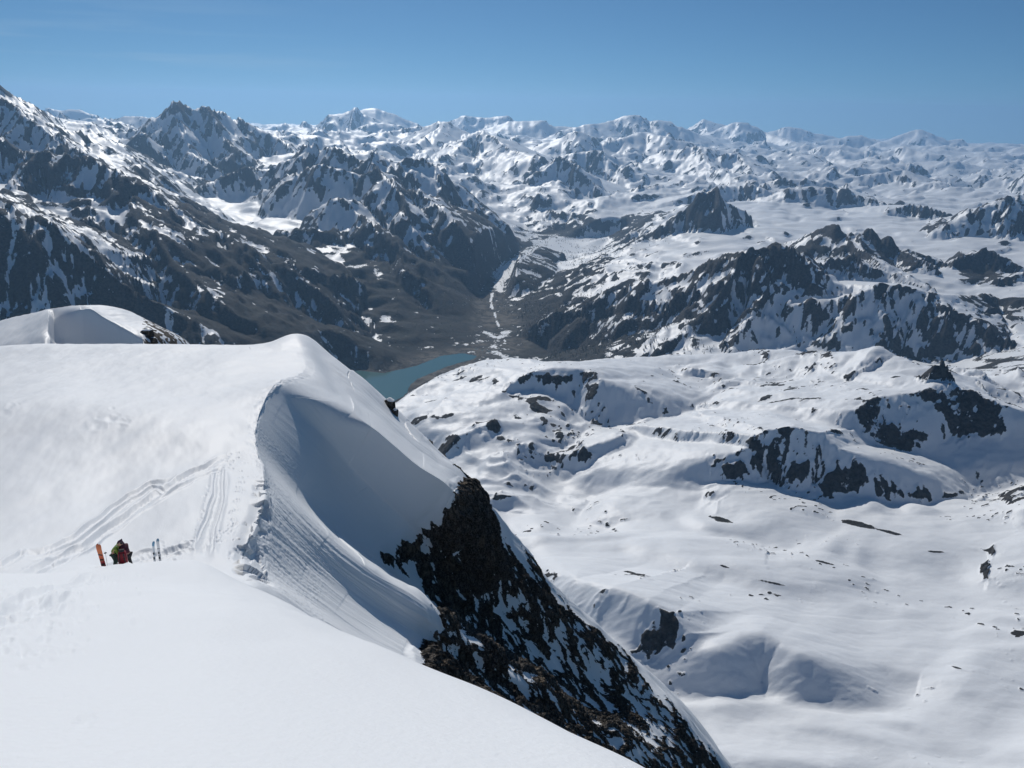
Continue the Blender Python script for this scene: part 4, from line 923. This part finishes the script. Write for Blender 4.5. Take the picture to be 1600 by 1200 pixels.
SKIN = simple_mat('skin', (0.50, 0.30, 0.21), .5)
MATS = dict(lime=simple_mat('lime_jacket_cloth', (0.22, 0.30, 0.015), .7, 9.0, (0.06, 0.15, 0.03)), black=simple_mat('black_cloth', (0.018, 0.02, 0.024), .8, 8.0, (0.03, 0.03, 0.035)),
    maroon=simple_mat('maroon_jacket_cloth', (0.15, 0.028, 0.045), .7, 8.0, (0.07, 0.02, 0.035)), purple=simple_mat('purple_hood_cloth', (0.075, 0.035, 0.07), .8),
    red=simple_mat('red_pack_cloth', (0.30, 0.012, 0.022), .6, 9.0, (0.16, 0.01, 0.02)), teal=simple_mat('dark_green_cloth', (0.02, 0.05, 0.04), .8), boot=simple_mat('boot_shell', (0.03, 0.03, 0.035), .35))
def person(loc, rz, jacket, trousers, hat, label, lean, hood=False, arms=1.0):
    """standing and bent forward over the gear at its feet; local +Y is the way it faces"""
    root = empty('person', loc, rz, label, 'person')
    hip = np.array([0, -.08, .92]); L_ = lean
    def torso(k): return hip + np.array([0, math.sin(L_) * k, math.cos(L_) * k])
    neck = torso(.52); head = neck + np.array([0, math.sin(L_ + .25) * .17, math.cos(L_ + .25) * .17])
    V, E, Rr = [], [], []
    def add(p, r_, par=None):
        V.append(tuple(map(float, p))); Rr.append(r_); i = len(V) - 1
        if par is not None: E.append((par, i))
        return i
    h0 = add(hip, (.15, .12)); a1 = add(torso(.22), (.14, .105), h0); a2 = add(torso(.42), (.165, .11), a1); n0 = add(neck, .06, a2); h1 = add(head, (.085, .10), n0); add(head + (head - neck) * .5, (.075, .085), h1)
    tips = []
    for s_ in (-1, 1):
        kx = add((s_ * .10, -.06, .86), .10, h0); kn = add((s_ * .13, .06, .48), .07, kx); an = add((s_ * .14, -.04, .10), .045, kn); add((s_ * .15, .13, .05), .045, an)
        sh = add(torso(.44) + np.array([s_ * .19, 0, 0]), .062, a2); el_ = add(torso(.30) + np.array([s_ * .27, .20 * arms, -.18]), .045, sh); wr = add(torso(.18) + np.array([s_ * .15, .42 * arms, -.28]), .032, el_)
        pm = add(np.array(V[wr]) + np.array([-s_ * .01, .07, -.04]), .034, wr); tips.append((s_, np.array(V[pm])))
        for q in range(4): 
            f1 = add(np.array(V[pm]) + np.array([-s_ * (.027 - .018 * q), .045 - .004 * abs(q - 1), -.018]), .009, pm); add(np.array(V[f1]) + np.array([0, .022, -.03]), .008, f1)
        add(np.array(V[pm]) + np.array([-s_ * .04, .01, -.02]), .010, pm)
    body = link_mesh('body', skin_mesh('body', V, E, Rr, 0, 2), SKIN, root)
    # jacket: torso and sleeves
    J, JE, JR = [], [], []
    def aj(p, r_, par=None):
        J.append(tuple(map(float, p))); JR.append(r_); i = len(J) - 1
        if par is not None: JE.append((par, i))
        return i
    b0 = aj(hip + np.array([0, 0, -.06]), (.185, .155)); b1 = aj(torso(.20), (.18, .145), b0); b2 = aj(torso(.42), (.205, .15), b1); aj(torso(.52), .09, b2)
    for s_ in (-1, 1):
        sh = aj(torso(.44) + np.array([s_ * .20, 0, 0]), .092, b2); el_ = aj(torso(.30) + np.array([s_ * .28, .20 * arms, -.18]), .075, sh); aj(torso(.19) + np.array([s_ * .16, .40 * arms, -.27]), .055, el_)
    link_mesh('jacket', skin_mesh('jacket', J, JE, JR, 0, 2), jacket, root)
    T, TE, TR = [], [], []
    T.append(tuple(hip + np.array([0, 0, -.02]))); TR.append((.165, .135))
    for s_ in (-1, 1):
        i = len(T); T += [(s_ * .105, -.05, .80), (s_ * .13, .05, .48), (s_ * .14, -.03, .17)]; TR += [.118, .095, .088]; TE += [(0, i), (i, i + 1), (i + 1, i + 2)]
    link_mesh('trousers', skin_mesh('trousers', T, TE, TR, 0, 2), trousers, root)
    for s_ in (-1, 1):
        link_mesh('boot', skin_mesh('boot', [(s_ * .14, -.06, .24), (s_ * .14, -.05, .08), (s_ * .15, .08, .05), (s_ * .15, .17, .045)], [(0, 1), (1, 2), (2, 3)], [.075, .075, .06, .045], 0, 2), MATS['boot'], root)
    for s_, p_ in tips:
        link_mesh('glove', skin_mesh('glove', [tuple(p_ + np.array([0, -.05, .02])), tuple(p_), tuple(p_ + np.array([-s_ * .0, .045, -.02]))], [(0, 1), (1, 2)], [.040, .048, .036], 0, 2), MATS['black'], root)
    up_ = (head - neck) / np.linalg.norm(head - neck)
    if hood:
        link_mesh('hood', skin_mesh('hood', [tuple(neck - up_ * .02 - np.array([0, .04, 0])), tuple(head - np.array([0, .035, 0])), tuple(head + up_ * .10 - np.array([0, .03, 0]))], [(0, 1), (1, 2)], [(.13, .12), (.135, .135), (.085, .09)], 1, 2), hat, root)
    else:
        link_mesh('cap', skin_mesh('cap', [tuple(head + up_ * .03 - np.array([0, .02, 0])), tuple(head + up_ * .10 - np.array([0, .015, 0]))], [(0, 1)], [(.112, .118), (.075, .08)], 0, 2), hat, root)
    fz = head + np.array([0, .105, -.01]); 
    for dx_, dz_, r_, nm in ((-.033, .02, .012, 'eye'), (.033, .02, .012, 'eye'), (0, -.015, .016, 'nose')):
        b_ = bmesh.new(); bmesh.ops.create_icosphere(b_, subdivisions=2, radius=r_); me = bpy.data.meshes.new(nm); b_.to_mesh(me)
        o = link_mesh(nm, me, MATS['black'] if nm == 'eye' else SKIN, root); o.location = tuple(fz + np.array([dx_, 0, dz_]))
    return root
pA = spot(182.5, 888, 37.5); pB = spot(202.0, 888, 37.7)
person(pA, math.radians(-84), MATS['lime'], MATS['teal'], MATS['black'], 'person in lime yellow jacket and black cap bending over beside the hooded person', .70)
person(pB, math.radians(66), MATS['maroon'], MATS['black'], MATS['purple'], 'person in maroon jacket with purple hood up bending over a red rucksack', .66, hood=True)
def rucksack(loc, rz):
    root = empty('rucksack', loc, rz, 'red rucksack standing in the snow at the feet of the two people', 'rucksack')
    b_ = bmesh.new(); bmesh.ops.create_cube(b_, size=1.0)
    bmesh.ops.scale(b_, vec=(.44, .28, .74), verts=b_.verts); bmesh.ops.subdivide_edges(b_, edges=b_.edges, cuts=3, use_grid_fill=True)
    for v in b_.verts:
        k = v.co.z / .37; v.co.x *= 1 - .22 * max(0, k) ** 2; v.co.y *= 1 - .25 * max(0, k) ** 2
        v.co.y += .05 * (1 - (v.co.x / .22) ** 2) * (1 if v.co.y > 0 else 0)
    bmesh.ops.bevel(b_, geom=[e for e in b_.edges if e.calc_length() > .01 and e.is_manifold and e.calc_face_angle() > .9], offset=.04, segments=2, affect='EDGES')
    me = bpy.data.meshes.new('pack_body'); b_.to_mesh(me); o = link_mesh('pack_body', me, MATS['red'], root); o.location = (0, 0, .42)
    link_mesh('lid', skin_mesh('lid', [(-.13, .02, .82), (0, .02, .85), (.13, .02, .82)], [(0, 1), (1, 2)], [(.10, .07), (.12, .08), (.10, .07)], 1, 2), MATS['black'], root)
    for s_ in (-1, 1):
        link_mesh('shoulder_strap', skin_mesh('shoulder_strap', [(s_ * .09, -.15, .74), (s_ * .12, -.24, .55), (s_ * .13, -.22, .32), (s_ * .14, -.15, .18)], [(0, 1), (1, 2), (2, 3)], [(.03, .012)] * 4, 0, 1), MATS['black'], root)
    return root
print('ground check', pA, unproj(187.5, 888, 37.6), project(*pA)[:2], pB, project(*pB)[:2])
pr = spot(194.5, 889, 37.1); rucksack(pr, .3)
def ski_mat(name, stops):
    """bands of top-sheet graphics along the ski (local z)"""
    m, t, b = newmat(name); b.inputs['Roughness'].default_value = .35
    tc_ = N(t, 'ShaderNodeTexCoord'); sx = N(t, 'ShaderNodeSeparateXYZ'); t.links.new(tc_.outputs['Generated'], sx.inputs[0])
    cr = N(t, 'ShaderNodeValToRGB'); cr.color_ramp.interpolation = 'CONSTANT'
    nz = N(t, 'ShaderNodeTexNoise'); nz.inputs['Scale'].default_value = 7
    t.links.new(tc_.outputs['Object'], nz.inputs['Vector'])
    t.links.new(mathn(t, 'ADD', sx.outputs['Z'], mathn(t, 'MULTIPLY', mathn(t, 'SUBTRACT', nz.outputs['Fac'], .5), .10)), cr.inputs[0])
    e = cr.color_ramp.elements
    e[0].position = stops[0][0]; e[0].color = (*stops[0][1], 1); e[1].position = stops[1][0]; e[1].color = (*stops[1][1], 1)
    for p_, c_ in stops[2:]:
        q = e.new(p_); q.color = (*c_, 1)
    t.links.new(cr.outputs[0], b.inputs['Base Color']); return m
def ski_mesh(name, length=1.75, w0=.055, curve=.10):
    b_ = bmesh.new(); n = 40; rings = []
    for i in range(n + 1):
        s_ = i / n; zz = s_ * length
        wd = w0 * (1 + .32 * abs(s_ * 2 - 1) ** 2.2)
        tipf = max(0, (s_ - .93) / .07); tf = max(0, (.03 - s_) / .03)
        wd *= math.sqrt(max(0.02, 1 - tipf ** 2)) * (1 - .25 * tf)
        yy = curve * max(0, (s_ - .84) / .16) ** 2 + .012 * math.sin(math.pi * s_)
        th = .008 + .006 * math.sin(math.pi * s_)
        rings.append([b_.verts.new(c) for c in ((-wd, yy - th, zz), (wd, yy - th, zz), (wd, yy + th, zz), (-wd, yy + th, zz))])
    for a_, c_ in zip(rings, rings[1:]):
        for k in range(4): b_.faces.new((a_[k], a_[(k + 1) % 4], c_[(k + 1) % 4], c_[k]))
    b_.faces.new(rings[0][::-1]); b_.faces.new(rings[-1])
    me = bpy.data.meshes.new(name); b_.to_mesh(me); return me
def ski(loc, rz, tilt, mat, label, w0=.055, length=1.75, face=math.pi, group=None, sink=.30):
    root = empty('ski', (loc[0], loc[1], loc[2] - sink), rz, label, 'ski', group); root.rotation_euler = (tilt[0], tilt[1], rz)
    o = link_mesh('ski_blade', ski_mesh('ski_blade', length, w0), mat, root)
    for p in o.data.polygons: p.use_smooth = False
    for zc, hz, nm in ((.62, .07, 'heel_binding'), (.92, .05, 'toe_binding')):
        bd_ = bmesh.new(); bmesh.ops.create_cube(bd_, size=1.0); bmesh.ops.scale(bd_, vec=(.065, .045, hz * 2), verts=bd_.verts); bmesh.ops.translate(bd_, vec=(0, -.03, zc), verts=bd_.verts)
        bmesh.ops.bevel(bd_, geom=list(bd_.edges), offset=.008, segments=2, affect='EDGES')
        me = bpy.data.meshes.new(nm); bd_.to_mesh(me); link_mesh(nm, me, MATS['boot'], root)
    return root
ORANGE = ski_mat('orange_ski_topsheet', [(0, (.04, .02, .02)), (.26, (.30, .02, .03)), (.45, (.62, .13, .05)), (.66, (.03, .02, .02)), (.69, (.66, .19, .07)), (.97, (.5, .12, .05))])
WHITE = ski_mat('white_blue_ski_topsheet', [(0, (.05, .06, .08)), (.20, (.6, .62, .65)), (.42, (.22, .24, .28)), (.46, (.7, .72, .75)), (.66, (.05, .05, .06)), (.69, (.7, .72, .75)), (.92, (.20, .34, .46))])
BLUE = ski_mat('blue_white_ski_topsheet', [(0, (.05, .06, .08)), (.22, (.6, .65, .7)), (.50, (.25, .32, .4)), (.55, (.6, .66, .72)), (.84, (.17, .38, .56))])
a_ = spot(162.8, 890, 37.2)
ski(a_, .15, (0, math.radians(-5)), ORANGE, 'orange and red ski stuck upright in the snow beside the ski pole', w0=.066, length=1.85)
ski((a_[0] + .07, a_[1] + .05, a_[2]), .25, (math.radians(2), math.radians(-4)), ORANGE, 'second orange ski standing just behind the other orange ski', w0=.066, length=1.82)
b__ = spot(241.5, 880, 37.6); ski(b__, -.2, (0, math.radians(3)), BLUE, 'blue tipped white ski standing in the snow, left of the taller white ski', w0=.058, length=1.62)
c__ = spot(250.5, 879, 37.6); ski(c__, .1, (0, math.radians(0.5)), WHITE, 'tallest upright white ski with dark graphics, right of the blue tipped ski', w0=.062, length=1.74)
d_ = spot(168.8, 889, 37.2)
pole = empty('ski_pole', (d_[0], d_[1], d_[2] - .1), 0, 'thin grey ski pole standing handle down in the snow right of the orange skis', 'ski pole')
GREY = simple_mat('pole_aluminium', (.32, .34, .37), .35, metal=.6)
lathe('shaft', [(.009, 0), (.009, 1.18), (.004, 1.22)], GREY, pole, 10)
lathe('basket', [(.012, 1.10), (.07, 1.115), (.075, 1.125), (.012, 1.14)], MATS['black'], pole, 16)
lathe('grip', [(.016, 0), (.019, .04), (.015, .09), (.018, .13), (.012, .14)], MATS['black'], pole, 12)

# rocks one can count: a cluster of angular blocks each
def rock(px, py, Y, size, seed, label, sq=(1, 1, 1.2), sink=.3):
    rs = np.random.RandomState(seed); b_ = bmesh.new(); bmesh.ops.create_icosphere(b_, subdivisions=4, radius=1.0)
    co = np.array([v.co[:] for v in b_.verts]); 
    cuts = rs.randn(16, 3); cuts /= np.linalg.norm(cuts, axis=1)[:, None]; lim_ = rs.uniform(.55, .95, 16)
    for n_, l_ in zip(cuts, lim_):
        d = co @ n_; co = co - np.clip(d - l_, 0, None)[:, None] * n_
    nn = noise3(co[:, 0] * 3 + seed, co[:, 1] * 3, co[:, 2] * 3, seed) * .16 + noise3(co[:, 0] * 8, co[:, 1] * 8, co[:, 2] * 8, seed + 1) * .07
    co = co * (1 + nn)[:, None] * np.array(sq) * size
    for v, c in zip(b_.verts, co): v.co = c
    me = bpy.data.meshes.new('rock_outcrop'); b_.to_mesh(me)
    at = me.attributes.new('rock', 'FLOAT', 'POINT'); nz_ = np.zeros((len(co), 1))
    top = co[:, 2] / (size * sq[2]); at.data.foreach_set('value', np.clip(1.0 - .75 * smooth(.45, .8, top), 0, 1).astype(np.float32))
    o = link_mesh('rock_outcrop', me, MAT_R)
    p = unproj(px, py, Y); o.location = (float(p[0]), float(p[1]), float(p[2])); o['label'] = label; o['category'] = 'rock'; o['group'] = 'rocks breaking through the snow edge'
    return o
rock(609, 634, 118.0, 1.15, 3, 'dark rock knob capped with snow on the skyline of the steep slope above the lake', (1, 1, 1.1))
rock(615, 648, 117.2, 1.1, 5, 'tall brown rock just below the snow capped knob above the lake', (.9, 1, 1.3))
rock(229, 524, 276, 2.6, 7, 'dark rock at the right end of the far left snow crest', (1, 1, 1.1))
rock(238, 533, 275, 2.2, 8, 'small low rock beyond the plateau edge, right of the crest end rock', (1.2, 1, .8))

# ------------------------------------------------------------------ larch and fir forest on the valley sides
rs = np.random.RandomState(11)
cand = rs.randint(0, PT.shape[0] * PT.shape[1], 1200000)
fx, fy, fz_ = PT[..., 0].ravel()[cand], PT[..., 1].ravel()[cand], PT[..., 2].ravel()[cand]
k = (fy > 4300) & (fy < 13500) & (fz_ > LAKE_Z + 25) & (fz_ < -1330)
fx, fy, fz_ = fx[k], fy[k], fz_[k]
fpx, fpy, _ = project(fx, fy, fz_)
dn = 0.0
for bb in [(950, 520, 130, 45, 8, 1.0), (880, 540, 60, 26, 0, 1.0), (1060, 505, 60, 26, -20, .6), (880, 470, 80, 36, 20, .55), (830, 500, 40, 40, 0, .8), (930, 390, 60, 22, -15, .6), (860, 362, 40, 18, 0, .9), (960, 362, 60, 14, 0, .9), (820, 430, 30, 30, 0, .5), (575, 420, 20, 16, 0, .5), (620, 440, 40, 16, 10, .35), (700, 450, 60, 40, 0, .4), (1120, 470, 30, 26, 0, .3), (1250, 515, 24, 10, 0, .5)]:
    dn = dn + bb[5] * blob(fpx, fpy, *bb[:5])
clump = fbm(fx / 170, fy / 170, 3, 901)
keep = rs.rand(len(fx)) < np.clip(dn * (0.55 + 1.3 * clump), 0, 1) * .95 * (fy / 6500.0)
fx, fy, fz_ = fx[keep][:48000], fy[keep][:48000], fz_[keep][:48000]
nt_ = len(fx); fx = fx + rs.uniform(-9, 9, nt_); hh_ = rs.uniform(11, 24, nt_); ww = hh_ * rs.uniform(.13, .2, nt_)
vs_ = []; fs_ = []
ang = rs.uniform(0, 6.28, nt_)
tiers = [(0.10, 1.0, 0.62), (0.42, .72, 1.0)]      # base height, width, top (fractions)
V_ = []; F_ = []; off = 0
for zb, wf, zt in tiers:
    for kk in range(5):
        a_ = ang + kk * 2 * math.pi / 5; V_.append(np.stack([fx + np.cos(a_) * ww * wf * rs.uniform(.7, 1.2, nt_), fy + np.sin(a_) * ww * wf, fz_ + hh_ * (zb + rs.uniform(-.06, .06, nt_))], -1))
    V_.append(np.stack([fx, fy, fz_ + hh_ * zt], -1))
for zz_, kk in ((-.15, 0), (-.15, 1), (-.15, 2), (.5, 0)):
    V_.append(np.stack([fx + .35 * math.cos(kk * 2.1), fy + .35 * math.sin(kk * 2.1), fz_ + hh_ * zz_], -1))
VV = np.stack(V_, 1).astype(np.float32); per = VV.shape[1]
tri = [(t_ * 6 + kk, t_ * 6 + (kk + 1) % 5, t_ * 6 + 5) for t_ in range(2) for kk in range(5)] + [(12, 13, 15), (13, 14, 15), (14, 12, 15)]
FF = (np.arange(nt_)[:, None, None] * per + np.array(tri)[None]).reshape(-1, 3).astype(np.int32)
fm = bpy.data.meshes.new('forest'); fm.vertices.add(nt_ * per); fm.vertices.foreach_set('co', VV.ravel())
fm.loops.add(FF.size); fm.loops.foreach_set('vertex_index', FF.ravel()); fm.polygons.add(len(FF)); fm.polygons.foreach_set('loop_start', np.arange(0, FF.size, 3, dtype=np.int32)); fm.update(calc_edges=True)
fm.materials.append(simple_mat('larch_and_fir', (0.030, 0.030, 0.022), .9, .02, (0.014, 0.020, 0.013)))
fo = bpy.data.objects.new('forest', fm); COL.objects.link(fo); fo['kind'] = 'stuff'; fo['label'] = 'dark bare larch and fir forest on the valley slopes beyond the lake'; fo['category'] = 'forest'
print('trees', nt_)
#@@HAZE
# ------------------------------------------------------------------ haze: closed box of clear mountain air
HZ = -4200.0
bmz = bmesh.new(); bmesh.ops.create_cube(bmz, size=1.0)
hm = bpy.data.meshes.new('haze'); bmz.to_mesh(hm)
ho = bpy.data.objects.new('haze', hm); COL.objects.link(ho)
z_lo = float(Zf.min()) - 200; z_hi = max(60.0, float(Zf.max()) + 30)
ho.scale = (180000, 76000, z_hi - z_lo); ho.location = (0, 76000 / 2 - 4000, (z_hi + z_lo) / 2)
ho['kind'] = 'stuff'; ho['label'] = 'thin blue haze in the air over the far mountain ranges'; ho['category'] = 'haze'
mh = bpy.data.materials.new('haze_air'); mh.use_nodes = True; t = mh.node_tree; t.nodes.clear()
out = t.nodes.new('ShaderNodeOutputMaterial'); pv = t.nodes.new('ShaderNodeVolumePrincipled')
pv.inputs['Color'].default_value = (0.32, 0.55, 0.82, 1); pv.inputs['Density'].default_value = 2.35e-5
pv.inputs['Anisotropy'].default_value = 0.55
t.links.new(pv.outputs[0], out.inputs['Volume']); hm.materials.append(mh)
print('terrain verts', PT.shape, 'z', Zf.min(), Zf.max())
